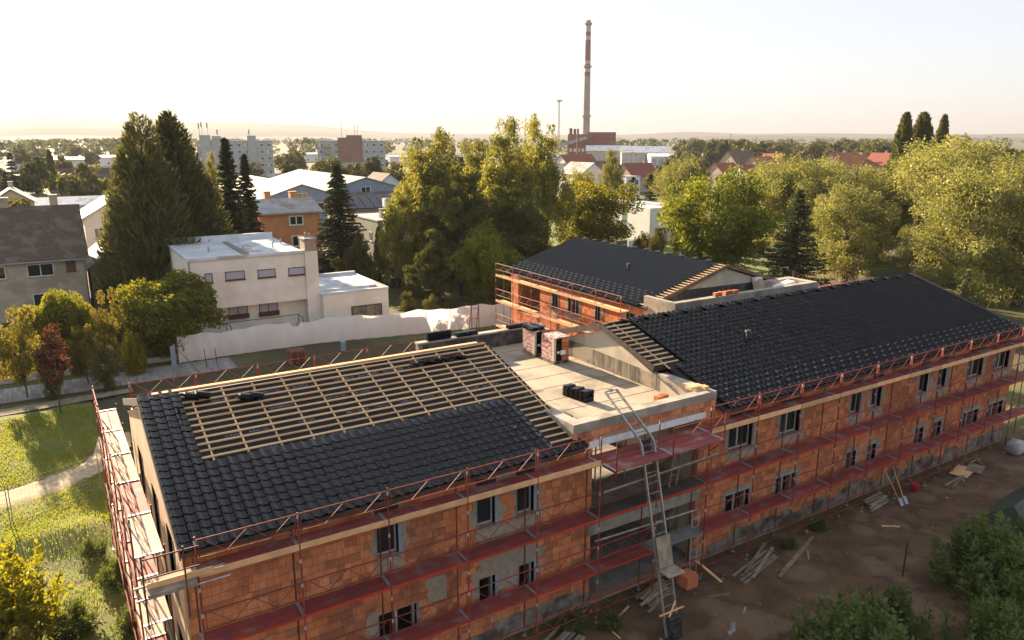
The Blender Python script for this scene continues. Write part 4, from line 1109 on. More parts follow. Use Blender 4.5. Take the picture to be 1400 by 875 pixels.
MAT['browndoor'] = M('brown_wood', (.15, .085, .05), (.105, .06, .038), 4, .8, .2, stretch=(8, 8, 1))
MAT['redflower'] = M('red_flowers', (.15, .035, .025), (.055, .045, .022), 9, .9, .5)

def wbox(mb, face, u0, u1, z0, z1, pl, p0, p1):
    """box on a wall face: 'f' faces -Y at y=pl, 'l' faces -X at x=pl; p0..p1 measured outwards"""
    if face == 'f': mb.box(u0, u1, pl - p1, pl - p0, z0, z1)
    else: mb.box(pl - p1, pl - p0, u0, u1, z0, z1)
    return mb
def simple_window(T, face, u0, u1, z0, z1, pl, mull=1, pane='glass', frame='whitewall', sill=True, fr=.07):
    m = MB()
    wbox(m, face, u0, u0 + fr, z0, z1, pl, .0, .03); wbox(m, face, u1 - fr, u1, z0, z1, pl, 0, .03)
    wbox(m, face, u0 + fr, u1 - fr, z0, z0 + fr, pl, 0, .03); wbox(m, face, u0 + fr, u1 - fr, z1 - fr, z1, pl, 0, .03)
    for k in range(mull):
        c = u0 + (u1 - u0) * (k + 1) / (mull + 1); wbox(m, face, c - fr / 2, c + fr / 2, z0 + fr, z1 - fr, pl, 0, .03)
    w_ = part('window', m, MAT[frame], T)
    part('pane', wbox(MB(), face, u0 + fr, u1 - fr, z0 + fr, z1 - fr, pl, .002, .012), MAT[pane], w_)
    if sill: part('sill', wbox(MB(), face, u0 - .05, u1 + .05, z0 - .08, z0 - .005, pl, 0, .09), MAT['browndoor'] if frame != 'whitewall' else MAT['kerb'], w_)
    return w_

def house(name, label, cat, x0, x1, y0, y1, ze, zr, axis, wall, roof, wins=(), chim=(), group=None, over=.35, th=.18, wn=None):
    T = thing(name, label, cat, ((x0 + x1) / 2, (y0 + y1) / 2, 0), group)
    m = MB(); m.box(x0, x1, y0, y1, -.3, ze)
    xm, ym = (x0 + x1) / 2, (y0 + y1) / 2
    if zr > ze:
        if axis == 'x': m.prism([(y0, ze), (y1, ze), (ym, zr - .1)], 0, x0 + .001, x1 - .001)
        else: m.prism([(x0, ze), (x1, ze), (xm, zr - .1)], 1, y0 + .001, y1 - .001)
    part('wall', m, MAT[wall], T)
    if zr > ze:
        r_ = MB()
        if axis == 'x':
            k = (zr - ze) / (ym - y0)
            for s_ in (-1, 1):
                ye = ym + s_ * (ym - y0 + over); zz = ze - over * k
                r_.hexa([(x0 - over, ye, zz), (x1 + over, ye, zz), (x1 + over, ym, zr), (x0 - over, ym, zr), (x0 - over, ye, zz + th), (x1 + over, ye, zz + th), (x1 + over, ym, zr + th), (x0 - over, ym, zr + th)])
        else:
            k = (zr - ze) / (xm - x0)
            for s_ in (-1, 1):
                xe = xm + s_ * (xm - x0 + over); zz = ze - over * k
                r_.hexa([(xe, y0 - over, zz), (xe, y1 + over, zz), (xm, y1 + over, zr), (xm, y0 - over, zr), (xe, y0 - over, zz + th), (xe, y1 + over, zz + th), (xm, y1 + over, zr + th), (xm, y0 - over, zr + th)])
        rf = part('roof', r_, MAT[roof], T)
    else:
        rf = part('roof', MB().box(x0 - .08, x1 + .08, y0 - .08, y1 + .08, ze + .001, ze + .18), MAT[roof], T)
    if axis == 'x' and zr > ze:
        kk = (zr - ze) / (ym - y0); zg = ze - over * kk
        gt_ = part('gutter', MB().box(x0 - over, x1 + over, y0 - over - .13, y0 - over - .005, zg - .02, zg + .1), MAT['zinc'], rf)
        part('downpipe', MB().tube((x1 - .15, y0 - .08, 0), (x1 - .15, y0 - .08, zg), .05).tube((x1 - .15, y0 - .08, zg), (x1 - .15, y0 - over - .07, zg + .02), .05), MAT['zinc'], T)
    for cx, cy, cw, zt in chim: part('chimney', MB().box(cx - cw, cx + cw, cy - cw, cy + cw, ze, zt).box(cx - cw - .06, cx + cw + .06, cy - cw - .06, cy + cw + .06, zt, zt + .1), MAT[wall if wn is None else wn], rf)
    for q in wins: simple_window(T, *q[:5], {'f': y0, 'l': x0}[q[0]], **(q[5] if len(q) > 5 else {}))
    return T

# cream house with the white sheet roof and its garage
W = thing('cream_house', 'cream rendered house with white sheet roof and brick chimney behind the white hoarding', 'house', (14.6, 46.6, 0))
wl = MB(); wl.box(9.75, 19.3, 46.5, 57.5, 2.72, 6.75); part('upper_wall', wl, MAT['wh_wall'], W)
part('lower_wall', MB().box(10.6, 19.9, 47.35, 57.2, -.2, 2.719), MAT['wh_wall'], W)
rf = MB(); rf.hexa([(9.75, 46.5, 6.751), (19.3, 46.5, 6.751), (19.3, 57.5, 6.751), (9.75, 57.5, 6.751), (9.75, 46.5, 6.85), (19.3, 46.5, 6.85), (19.3, 57.5, 7.0), (9.75, 57.5, 7.0)])
rf.box(9.7, 19.35, 46.45, 46.75, 6.86, 7.02); rf.box(9.7, 10.0, 46.751, 57.2, 6.87, 7.03); rf.box(9.7, 19.35, 57.2, 57.55, 6.9, 7.45)
rfW = part('roof', rf, MAT['wh_roof'], W)
for x, y in ((12.1, 50.2), (14.6, 48.6), (17.6, 50.6), (18.4, 53.2), (18.8, 52.3)): part('vent_pipe', MB().tube((x, y, 6.9), (x, y, 7.4), .07, n=7), MAT['zinc'], rfW)
part('roof_seam', MB().box(14.35, 14.75, 47.0, 55.5, 6.87, 7.06), M('brown_sheet', (.24, .19, .16), (.30, .25, .22), 2, .8), rfW)
cb = MB(); cb.box(19.2, 20.3, 46.3, 47.9, 0, 6.9); part('chimney_tower', cb, MAT['wh_wall'], W)
part('chimney', MB().box(19.25, 20.25, 46.35, 47.8, 6.901, 7.9), M('pale_brickwork', (.40, .29, .22), (.32, .235, .18), 9, .95, .4), W)
part('chimney_cap', MB().box(19.15, 20.35, 46.25, 47.9, 7.901, 8.02).tube((19.5, 46.9, 8.02), (19.5, 46.9, 8.5), .1, n=8).tube((19.95, 47.2, 8.02), (19.95, 47.2, 8.4), .12, n=8), MAT['greyroof'], W)
for u0, u1, z0, z1 in ((10.94, 11.57, 4.94, 5.73), (12.55, 14.12, 5.0, 5.72), (15.15, 16.65, 4.95, 5.66), (17.72, 19.15, 4.92, 5.6)): simple_window(W, 'f', u0, u1, z0, z1, 46.5, 0, 'curtain', 'browndoor')
for u0, u1, z0, z1 in ((11.0, 11.8, 1.75, 2.6), (12.7, 14.3, 1.75, 2.6), (15.25, 16.85, 1.7, 2.6)):
    wn_ = simple_window(W, 'f', u0, u1, z0, z1, 47.35, 1, 'curtain', 'browndoor', sill=False)
    part('flower_box', MB().box(u0 - .05, u1 + .05, 47.06, 47.318, z0 - .22, z0 + .14), MAT['redflower'], wn_)
part('downpipe', MB().tube((9.85, 46.42, 0), (9.85, 46.42, 6.8), .05), MAT['zinc'], W); part('eaves_flashing', MB().box(9.66, 19.19, 46.38, 46.449, 6.78, 6.95), MAT['wh_roof'], W)
Gg = thing('garage', 'cream flat roofed garage with brown wooden doors beside the chimney tower', 'garage', (23.2, 45.5, 0))
part('wall', MB().box(20.31, 26.4, 45.5, 54.3, -.2, 3.05), MAT['wh_wall'], Gg)
gr_ = MB(); gr_.box(20.25, 26.46, 45.44, 54.36, 3.051, 3.15); gr_.box(20.25, 26.46, 45.44, 45.6, 3.151, 3.24); gr_.box(20.25, 26.46, 54.0, 54.36, 3.151, 3.42); gr_.box(26.3, 26.46, 45.601, 53.99, 3.151, 3.24); gr_.box(21.0, 25.8, 46.8, 47.0, 3.151, 3.3)
part('roof', gr_, MAT['wh_roof'], Gg)
for k in range(4): part('door_leaf', MB().box(22.95 + k * .66, 23.59 + k * .66, 45.44, 45.49, .1, 1.68), MAT['oldwood'], Gg)
part('door_frame', MB().box(22.82, 22.94, 45.43, 45.5, .1, 1.8).box(25.6, 25.72, 45.43, 45.5, .1, 1.8).box(22.95, 25.59, 45.43, 45.5, 1.69, 1.8), MAT['browndoor'], Gg)
# carpet rail in the yard
cr = thing('carpet_rail', 'dark steel pipe frame for beating carpets in front of the cream house', 'frame', (15.3, 46.0, 0))
for x in (12.2, 18.2): part('leg', MB().tube((x, 46.0, 0), (x, 46.0, 1.55), .03).tube((x, 46.0, 1.55), (x + .25, 45.6, 1.35), .03).tube((x + .25, 45.6, 1.35), (x + .3, 45.5, 0), .03), MAT['verge'], cr)
part('crossbar', MB().tube((12.2, 46.0, 1.55), (18.2, 46.0, 1.55), .03), MAT['verge'], cr)

# white hoarding: wrinkled sheet over posts
hd_ = thing('site_hoarding', 'long white wrinkled sheet hoarding between the yard and the cream house', 'fence', (20, 41, 0))
pts = [(7.7, 41.3), (12.5, 41.5), (18.9, 41.3), (25.5, 40.0), (30.8, 39.2), (35.2, 38.7)]
vs_, fs = [], []; rh = random.Random(9); nseg = 150; nz = 8
def along(t):
    d = t * (len(pts) - 1); i = min(int(d), len(pts) - 2); f_ = d - i
    return pts[i][0] + (pts[i + 1][0] - pts[i][0]) * f_, pts[i][1] + (pts[i + 1][1] - pts[i][1]) * f_
for i in range(nseg + 1):
    x, y = along(i / nseg); top = 2.05 + .08 * math.sin(i * .21) + .05 * math.sin(i * .53 + 1) - (.35 if 47 < i < 51 else 0)
    for k in range(nz + 1):
        z = .05 + (top - .05) * k / nz
        wv = .045 * math.sin(i * 1.1 + k * .25) + .04 * math.sin(i * .37 - k * .3) + rh.uniform(-.01, .01) - (.05 if i % 12 == 0 else 0)
        vs_.append((x, y - .12 + wv - .12 * math.sin(math.pi * k / nz), z))
for i in range(nseg):
    for k in range(nz): a = i * (nz + 1) + k; fs.append((a, a + nz + 1, a + nz + 2, a + 1))
MAT['sheet'] = M('white_sheeting', (.86, .845, .82), (.80, .785, .76), 1.2, .75, .25, stretch=(1, 1, .35), bscale=3, bdist=.05)
def let_light_through(m, k):
    n = m.node_tree; out = [q for q in n.nodes if q.type == 'OUTPUT_MATERIAL'][0]; b = [q for q in n.nodes if q.type == 'BSDF_PRINCIPLED'][0]
    t = n.nodes.new('ShaderNodeBsdfTranslucent'); t.inputs['Color'].default_value = (.8, .76, .70, 1); mx = n.nodes.new('ShaderNodeMixShader'); mx.inputs[0].default_value = k
    lk(n, b.outputs[0], mx.inputs[1]); lk(n, t.outputs[0], mx.inputs[2]); lk(n, mx.outputs[0], out.inputs['Surface'])
let_light_through(MAT['sheet'], .3)
part('sheet', MB().add(vs_, fs), MAT['sheet'], hd_, smooth=True)
for i in range(13):
    x, y = along(i / 12); part('post', MB().tube((x, y + .12, 0), (x, y + .12, 2.0), .035), MAT['zinc'], hd_)
sg = thing('site_sign', 'blue and white site board on two posts at the end of the footpath', 'sign', (6.9, 37.0, 0))
part('board', MB().beam((6.7, 36.95, 1.7), (7.0, 37.5, 1.7), .05, 1.5), MAT['blue'], sg)
for p in ((6.68, 36.9), (7.02, 37.5)): part('post', MB().tube((*p, 0), (*p, 2.5), .035), MAT['zinc'], sg)
part('brace', MB().beam((7.0, 37.4, 2.4), (8.6, 37.0, .05), .06, .04), MAT['oldwood'], sg)
for k, (x, y) in enumerate(((9.2, 38.6), (9.9, 38.4))): solo('iron_stake', MB().tube((x, y, 0), (x - .1, y, 1.6), .025), MAT['verge'], 'dark iron stake in front of the hoarding end', 'stake', 'iron stakes by the hoarding')
bt_ = thing('blue_barrel', 'small blue plastic drum in the yard before the hoarding', 'barrel', (19.3, 38.0, .05))
part('body', MB().tube((19.3, 38, .05), (19.3, 38, .75), .2, .2, 12).tube((19.3, 38, .4), (19.3, 38, .44), .22, .22, 12), MAT['blue'], bt_); part('lid', MB().tube((19.3, 38, .751), (19.3, 38, .80), .21, .19, 12), MAT['blue'], bt_)
pp = thing('pallet_stack', 'stack of rust brown wooden pallets in the yard behind the roof', 'pallets', (15.2, 36.6, .05))
for k in range(7):
    z = .06 + k * .15; m = MB()
    for j in range(3): m.box(14.6 + j * .52, 14.7 + j * .52, 36.1, 37.1, z, z + .09)
    for j in range(5): m.box(14.6, 15.74, 36.1 + j * .225, 36.2 + j * .225, z + .091, z + .115)
    part('pallet', m, M('pallet_wood', (.27, .13, .075), (.20, .10, .06), 5, .9, .2) if k == 0 else bpy.data.materials['pallet_wood'], pp)
tr = thing('steel_trestle', 'orange steel trestle standing before the hoarding', 'trestle', (30.9, 37.6, .05))
for x in (30.6, 31.3): part('leg', MB().tube((x, 37.4, .03), (x, 37.4, 2.5), .03).tube((x, 37.9, .03), (x, 37.45, 2.4), .03), MAT['red'], tr)
part('crossbar', MB().tube((30.6, 37.4, 1.3), (31.3, 37.4, 1.3), .03).tube((30.6, 37.4, 2.2), (31.3, 37.4, 2.2), .03), MAT['red'], tr)
# wire mesh fence panels on the lawn
for k, (xa, ya, xb, yb, lb) in enumerate(((-2.6, 18.6, -6.1, 18.0, 'bare wire fence panel standing on the lawn beside the path'), (-2.5, 18.65, 1.0, 20.2, 'wire fence panel reaching from the lawn to the gable scaffold'))):
    T = thing('mesh_fence', lb, 'fence', (xa, ya, .1)); f_ = MB()
    for t in (0, 1): x, y = xa + (xb - xa) * t, ya + (yb - ya) * t; f_.tube((x, y, .05), (x, y, 2.05), .022)
    f_.tube((xa, ya, 2.0), (xb, yb, 2.0), .014); f_.tube((xa, ya, .2), (xb, yb, .2), .014); part('frame', f_, MAT['oldwood'], T)
    g_ = MB()
    for i in range(1, 24): t = i / 24; x, y = xa + (xb - xa) * t, ya + (yb - ya) * t; g_.tube((x, y, .2), (x, y, 2.0), .0028, n=3, caps=False)
    for i in range(1, 9): z = .2 + i * .2; g_.tube((xa, ya, z), (xb, yb, z), .0028, n=3, caps=False)
    part('wire_mesh', g_, MAT['zinc'], T)

# left house
house('beige_house', 'grey beige house with a big brown tiled roof behind the garden shrubs', 'house', -15, 3.4, 63.5, 75, 5.6, 9.85, 'x', 'beige', 'brownroof',
      [('f', -1.35, .75, 4.0, 5.15, {'mull': 1}), ('f', -4.2, -3.0, 4.0, 5.15), ('f', 1.75, 2.55, 4.25, 5.45, {'mull': 0, 'pane': 'browndoor', 'frame': 'browndoor'}), ('f', -7, -5.6, 1.2, 2.4), ('f', -1.2, .6, 1.2, 2.4)],
      [(-2.5, 69.5, .35, 10.8), (1.6, 70, .35, 10.9)])
house('small_annexe', 'low pale annexe beside the brown roofed house', 'house', 3.8, 7.4, 66, 76, 4.0, 5.4, 'y', 'beige', 'greyroof', [('f', 4.6, 5.3, 2.2, 3.2, {'mull': 0})])
house('cream_house', 'pale house with a light hipped end between brown roof and dark conifer', 'house', 5.0, 12, 92, 102, 6.5, 8.6, 'y', 'wh_wall', 'wh_roof', [('f', 6, 7, 4, 5.2), ('f', 8.6, 9.8, 4, 5.2)])
def far(px, d): p = at(px, 188, d); return p.x, p.y
def fh(name, label, cat, px, d, wx, wy, ze, zr, axis, wall, roof, wins=None, chim=(), group=None):
    x, y = far(px, d); x0, x1, y0, y1 = x - wx / 2, x + wx / 2, y - wy / 2, y + wy / 2
    ws = []
    if wins:
        nf, nl, floors = wins
        for k in range(floors):
            z0 = 1.0 + k * 2.9; z1 = z0 + 1.35
            for i in range(nf): c = x0 + wx * (i + .5) / nf; ws.append(('f', c - .6, c + .6, z0, z1))
            for i in range(nl): c = y0 + wy * (i + .5) / nl; ws.append(('l', c - .6, c + .6, z0, z1))
    return house(name, label, cat, x0, x1, y0, y1, ze, zr, axis, wall, roof, ws, [(x + a, y + b, .35, zr + .9) for a, b in chim], group)
fh('yellow_house', 'yellow house with dark brown roof far beyond the left roof', 'house', 116, 205, 11, 9, 5.6, 9.4, 'x', 'yellowwall', 'brownroof', (2, 2, 1), ((2, 0),))
fh('white_shed', 'long low white roofed greenhouse shed among the left trees', 'shed', 92, 165, 15, 9, 4.4, 5.6, 'x', 'whitewall', 'wh_roof', (3, 1, 1))
fh('grey_house', 'grey house with a blue chimney at the far left', 'house', 4, 150, 6, 9, 6.4, 8.4, 'y', 'beige', 'greyroof', (1, 2, 1), ((0, 2),))
fh('brown_barn', 'low brown roofed barn beside the yellow house', 'barn', 84, 195, 6, 6, 3.0, 5.2, 'x', 'beige', 'brownroof')
# orange house
x, y = far(398, 104)
T = house('orange_house', 'bright orange rendered house with patched grey roof behind the cream house', 'house', x - 4.4, x + 3.2, y, y + 9, 6.9, 8.3, 'x', 'orange', 'greyroof',
      [('f', x - 1.0, x + .9, 5.2, 6.5, {'mull': 1, 'fr': .16}), ('f', x - .8, x + 1.0, 2.4, 3.9, {'mull': 1, 'fr': .14}), ('l', y + 2, y + 3.2, 4.8, 6.0)], [(x - 2.2, y + 5.5, .4, 9.3), (x + 1.2, y + 5.2, .45, 9.2)])
m = MB(); m.hexa([(x - 9, y + .2, 4.2), (x - 4.45, y + .2, 4.2), (x - 4.45, y + 4, 8.0), (x - 9, y + 4, 8.0), (x - 9, y + .2, 4.4), (x - 4.45, y + .2, 4.4), (x - 4.45, y + 4, 8.2), (x - 9, y + 4, 8.2)])
part('lower_roof', m, MAT['redroof'], T); part('lower_wing', MB().box(x - 8.8, x - 4.46, y + .5, y + 8, -.2, 4.2), MAT['orange'], T)
# two industrial halls with blue gables
def hall(px, d, wx, wy, ze, zr, label):
    x, y = far(px, d)
    T = house('industrial_hall', label, 'hall', x - wx / 2, x + wx / 2, y, y + wy, ze, zr, 'y', 'hallblue', 'hallroof', [('f', x - 1, x + 1, ze - .6, ze + .9)], over=.3, th=.12)
    for i in range(9):
        c = x - wx / 2 + wx * (i + .5) / 9; simple_window(T, 'f', c - wx * .045, c + wx * .045, ze - 2.4, ze - .9, y, 0, sill=False)
    return T
hall(408, 142, 15, 42, 5.9, 8.3, 'industrial hall with pale ridged roof and blue gable behind the orange house')
hall(497, 158, 19, 45, 5.9, 8.6, 'second industrial hall with pale ridged roof beside the spruce')
x, y = far(520, 112)
T = house('solar_house', 'ochre house with a row of dark solar panels on its roof', 'house', x - 5, x + 8, y, y + 10, 6.2, 8.4, 'x', 'yellowwall', 'brownroof', [('f', x - 1, x + .4, 4.2, 5.5), ('f', x + 3, x + 4.4, 4.2, 5.5)])
for i in range(9): part('solar_panel', MB().beam((x - 4.4 + i * 1.32, y + .3, 6.62), (x - 4.4 + i * 1.32, y + 4.0, 8.24), 1.22, .05), MAT['solar'], T)
part('chimney', MB().box(x - .35, x + .35, y - 1.4, y - .6, 0, 8.0), MAT['whitewall'], T)
part('porch_roof', MB().box(x - 4.5, x + .5, y - 3, y - .01, 4.0, 4.2), MAT['redroof'], T)
x, y = far(545, 97)
house('green_house', 'plain green beige house with flat roof behind the cypresses', 'house', x - 3.2, x + 5.2, y, y + 9, 6.3, 6.3, 'x', 'greenwall', 'greyroof', [('l', y + 2, y + 3, 3.6, 4.8), ('f', x + 1.0, x + 2.2, 1.2, 2.5)], [(x - 1.6, y + 2, .4, 7.6)])
fh('blue_gable_house', 'pale blue gabled house beyond the solar panels', 'house', 520, 190, 8.5, 10, 4.8, 8.0, 'y', 'whitewall', 'brownroof', (2, 2, 1))
fh('brown_house', 'brown roofed house beside the industrial halls', 'house', 428, 196, 11, 8, 4.6, 7.6, 'x', 'wh_wall', 'brownroof', (3, 1, 1))
fh('brown_house', 'small dark roofed house left of the blue glass shed', 'house', 386, 215, 8, 8, 4.0, 7.0, 'x', 'hallblue', 'greyroof', (2, 1, 1))

# ------------------------------------------------------------------ blocks of flats
def flats(label, px0, px1, d, nfl, tower, balc=None, red=False):
    xa, ya = far(px0, d); xb, yb = far(px1, d); L = math.hypot(xb - xa, yb - ya); rz = math.atan2(yb - ya, xb - xa)
    T = thing('apartment_block', label, 'apartment block', (xa, ya, 0), None, rz); h = nfl * 2.85 + .6
    part('wall', MB().box(0, L, 0, 12, -.3, h), MAT['panel'], T, local=True); rf = part('roof', MB().box(-.1, L + .1, -.1, 12.1, h + .001, h + .3), MAT['greyroof'], T, local=True)
    n = max(6, int(L / 3.0)); wm_ = MB().box(-.75, .75, -.06, -.005, -.6, .6).mesh('window', MAT['whitewall']); pm_ = MB().box(-.65, .65, -.075, -.061, -.5, .5).mesh('pane', MAT['flatglass'])
    for k in range(nfl):
        for i in range(n):
            o = put('window', wm_, T, True); o.location = ((i + .5) * L / n, 0, 1.9 + k * 2.85); o.scale = (min(1, L / n / 2.4), 1, 1)
            p = put('pane', pm_, o, True)
            if (i * 7 + k * 3) % 6 == 0:
                b_ = part('curtain', MB().box((i + .5) * L / n - .8, (i + .5) * L / n - .1, -.09, -.076, 1.35 + k * 2.85, 2.45 + k * 2.85), MAT['whitewall'], T, local=True)
    for u0, u1, zt, mt in tower:
        part('roof_tower', MB().box(u0 * L, u1 * L, -.4, 6, h - (8.5 if red else 9) + .0, h + zt), MAT[mt], T, local=True)
    if balc:
        for k in range(nfl): part('balcony', MB().box(balc[0] * L, balc[1] * L, -1.2, -.08, .9 + k * 2.85, 2.0 + k * 2.85), MAT['beige'], T, local=True)
    return T, L, h
T, L, h = flats('grey panel apartment block with roof antennas rising behind the conifers', 268, 372, 355, 5, ((.04, .18, 2.6, 'panel'), (.2, .32, 2.2, 'panel'), (.66, .78, 2.4, 'panel')))
for u, hh in ((.045, 7.5), (.08, 8), (.155, 7.8), (.28, 5), (.7, 5)): part('antenna', MB().tube((u * L, 3, h + 2), (u * L, 3, h + hh), .10).tube((u * L - .25, 3, h + hh - 2.2), (u * L - .25, 3, h + hh), .2, n=5), MAT['chim'], T, local=True)
T, L, h = flats('grey apartment block with a brick red lift tower in its middle', 433, 526, 345, 5, ((.3, .43, 1.6, 'panelred'), (.43, .66, 2.6, 'panelred')), (.08, .19), True)
for u, hh in ((.36, 8), (.56, 7), (.6, 7.5)): part('antenna', MB().tube((u * L, 3, h + 2), (u * L, 3, h + hh), .12), MAT['chim'], T, local=True)

# ------------------------------------------------------------------ heating plant
D = 690.0
x, y = far(801, D)
T = thing('factory_chimney', 'tall red and white banded concrete chimney of the heating plant', 'chimney', (x, y, 0))
HT = at(801, 28, D).z
bands = [(0, .60, 'chim'), (.60, .63, 'chimred'), (.63, .655, 'chimwhite'), (.655, .688, 'chimred'), (.688, .712, 'chimwhite'), (.712, .86, 'chimred'), (.86, .89, 'chimwhite'), (.89, .92, 'chimred'), (.92, .955, 'chimwhite'), (.955, 1.0, 'chim')]
rad = lambda t: 3.55 - 1.35 * t
for a, b, mt in bands: part('shaft_band', MB().tube((x, y, a * HT), (x, y, b * HT), rad(a), rad(b), 20, b == 1.0), MAT[mt], T, smooth=False)
for t in (.30, .665, .97): part('gallery', MB().tube((x, y, t * HT), (x, y, t * HT + 1.2), rad(t) + 1.1, rad(t) + 1.1, 18), MAT['chim'], T)
x0, y0 = far(803, 655); x1, y1 = far(842, 655); rzp = math.atan2(y1 - y0, x1 - x0); Lp = math.hypot(x1 - x0, y1 - y0)
T = thing('heating_plant', 'dark red clad heating plant hall below the chimney with sloping conveyor', 'factory', (x0, y0, 0), None, rzp)
part('hall', MB().box(0, Lp, 0, 25, -.3, 20.2), MAT['plantred'], T, local=True); part('hall_roof', MB().box(-.2, Lp + .2, -.2, 25.2, 20.201, 20.8), MAT['browndoor'], T, local=True)
part('side_hall', MB().box(-16, -.01, -6, 20, -.3, 19.2), MAT['plantred'], T, local=True); part('window_band', MB().box(1, Lp - 1, -.15, -.02, 14.5, 15.6), MAT['browndoor'], T, local=True)
for i in range(4): part('window', MB().box(-14.5 + i * 3.4, -12.6 + i * 3.4, -6.15, -6.02, 5, 7.5), MAT['whitewall'], T, local=True)
part('conveyor', MB().beam((-45, -8, 3.5), (0, -8, 16.5), 3.2, 2.6), MAT['greyroof'], T, local=True); part('conveyor_leg', MB().box(-30, -29.2, -8.4, -7.6, 0, 7).box(-16.9, -16.1, -8.4, -7.6, 0, 10.5), MAT['greyroof'], T, local=True)
part('silo', MB().tube((-14, 2, 19.2), (-14, 2, 24), 1.4, n=10).tube((-10.5, 2, 19.2), (-10.5, 2, 23.5), 1.2, n=10), MAT['browndoor'], T, local=True)
xm_, ym_ = far(790, 600); solo('steel_flue', MB().tube((0, 0, 0), (0, 0, at(790, 176, 600).z), .9, .8, 10), MAT['browndoor'], 'short dark flue pipe standing before the red plant', 'flue', None, (xm_, ym_, 0))
def mast(px, d, top, label, head):
    x, y = far(px, d); h_ = at(px, top, d).z; T = thing('lattice_mast', label, 'mast', (x, y, 0)); w_ = .55; m = MB()
    for sx, sy in ((-1, -1), (1, -1), (1, 1), (-1, 1)): m.tube((x + sx * w_, y + sy * w_, 0), (x + sx * w_ * .6, y + sy * w_ * .6, h_), .10, n=4)
    part('mast_leg', m, MAT['chim'], T); b_ = MB(); n = int(h_ / 2.2)
    for k in range(n):
        z0, z1 = h_ * k / n, h_ * (k + 1) / n; s_ = 1 if k % 2 else -1; f_ = w_ * (1 - .4 * k / n)
        b_.tube((x - s_ * f_, y - f_, z0), (x + s_ * f_, y - f_, z1), .06, n=4); b_.tube((x - f_, y - s_ * f_, z0), (x - f_, y + s_ * f_, z1), .06, n=4)
    part('bracing', b_, MAT['chim'], T)
    if head: part('lamp_ring', MB().tube((x, y, h_ - .3), (x, y, h_ + .5), 2.4, 2.0, 12), MAT['greyroof'], T)
mast(764, 520, 138, 'slim floodlight mast with round head left of the chimney', True)
mast(747, 620, 180, 'thin lattice mast low on the horizon left of the floodlight', False)
mast(999, 900, 182, 'thin lattice mast far off beyond the red roofs', False)
def shed(px, d, wx, wy, ze, zr, label, wall='whitewall', roof='wh_roof', axis='x', nf=10):
    x, y = far(px, d); rz = R(-38)
    T = thing('warehouse', label, 'warehouse', (x, y, 0), None, rz)
    m = MB().box(-wx / 2, wx / 2, 0, wy, -.3, ze); m.prism([(0, ze), (wy, ze), (wy / 2, zr - .1)], 0, -wx / 2 + .01, wx / 2 - .01); part('wall', m, MAT[wall], T, local=True)
    r_ = MB()
    for ya in (-.4, wy + .4): r_.hexa([(-wx / 2 - .4, ya, ze - .1), (wx / 2 + .4, ya, ze - .1), (wx / 2 + .4, wy / 2, zr), (-wx / 2 - .4, wy / 2, zr), (-wx / 2 - .4, ya, ze + .1), (wx / 2 + .4, ya, ze + .1), (wx / 2 + .4, wy / 2, zr + .2), (-wx / 2 - .4, wy / 2, zr + .2)])
    part('roof', r_, MAT[roof], T, local=True)
    for i in range(nf): c = -wx / 2 + wx * (i + .5) / nf; w_ = part('window', MB().box(c - wx / nf * .38, c + wx / nf * .38, -.12, -.01, ze * .35, ze * .85), MAT['curtain'], T, local=True)
shed(832, 470, 26, 16, 8.6, 11.6, 'pale warehouse with white ridged roof right of the plant trees', 'yellowwall')
shed(884, 430, 26, 20, 8.4, 11.6, 'larger pale warehouse with white ridged roof and tall windows', 'beige')
shed(905, 400, 10, 30, 7.0, 8.2, 'low cream store building at the end of the larger warehouse', 'whitewall', 'wh_roof', 'x', 3)
# houses in the middle distance
fh('blue_gable_house', 'white gabled house with grey roof below the red plant', 'house', 797, 250, 10, 12, 5.2, 8.6, 'y', 'whitewall', 'greyroof', (2, 2, 2))
fh('white_house', 'white house with a blue tinted gable beside the grey roofed one', 'house', 766, 262, 11, 9, 4.8, 7.8, 'x', 'whitewall', 'greyroof', (3, 2, 1))
fh('red_roof_house', 'long dull red roof just below the plant conveyor', 'house', 788, 330, 16, 9, 6.0, 9.4, 'x', 'wh_wall', 'redroof', (4, 2, 1))
fh('brown_house', 'house with dark brown roof between grey gable and red roof', 'house', 822, 270, 9, 9, 5.4, 8.4, 'x', 'wh_wall', 'brownroof', (2, 2, 1))
fh('red_roof_house', 'pale house with dark red gabled roof in front of the larger warehouse', 'house', 872, 245, 11, 9, 5.0, 8.6, 'x', 'beige', 'redroof', (2, 2, 1), ((3, 0),))
fh('white_house', 'white flat roofed house among the trees below the red gable', 'house', 858, 215, 5, 6, 6.0, 6.0, 'x', 'whitewall', 'greyroof', (2, 2, 2))
fh('white_house', 'low white building at the left end of the warehouse row', 'house', 757, 380, 14, 10, 7.5, 7.5, 'x', 'whitewall', 'wh_roof', (4, 1, 2))
# modern white cube houses
x, y = far(862, 128)
T = thing('modern_house', 'white cube shaped modern house with terrace among the trees', 'house', (x, y, 0))
part('tower', MB().box(x - 1.2, x + .7, y, y + 6, -.2, 6.3), MAT['whitewall'], T); part('low_wing', MB().box(x + .701, x + 4.6, y + .6, y + 6, -.2, 3.0), MAT['whitewall'], T)
part('terrace_rail', MB().box(x + .95, x + 4.5, y + .62, y + .7, 3.001, 3.5), MAT['plank'], T); part('canopy', MB().box(x + 1.6, x + 4.2, y - .9, y + .6, 2.5, 2.62), MAT['verge'], T)
part('terrace_door', MB().box(x + 1.0, x + 2.4, y + 2.4, y + 2.5, 3.0, 5.1).box(x + 3.0, x + 3.6, y + 2.4, y + 2.5, 3.0, 4.2), MAT['panelred'], T); part('flue', MB().tube((x + 3.4, y + 2, 3), (x + 3.4, y + 2, 7.6), .16), MAT['zinc'], T)
x, y = far(909, 124)
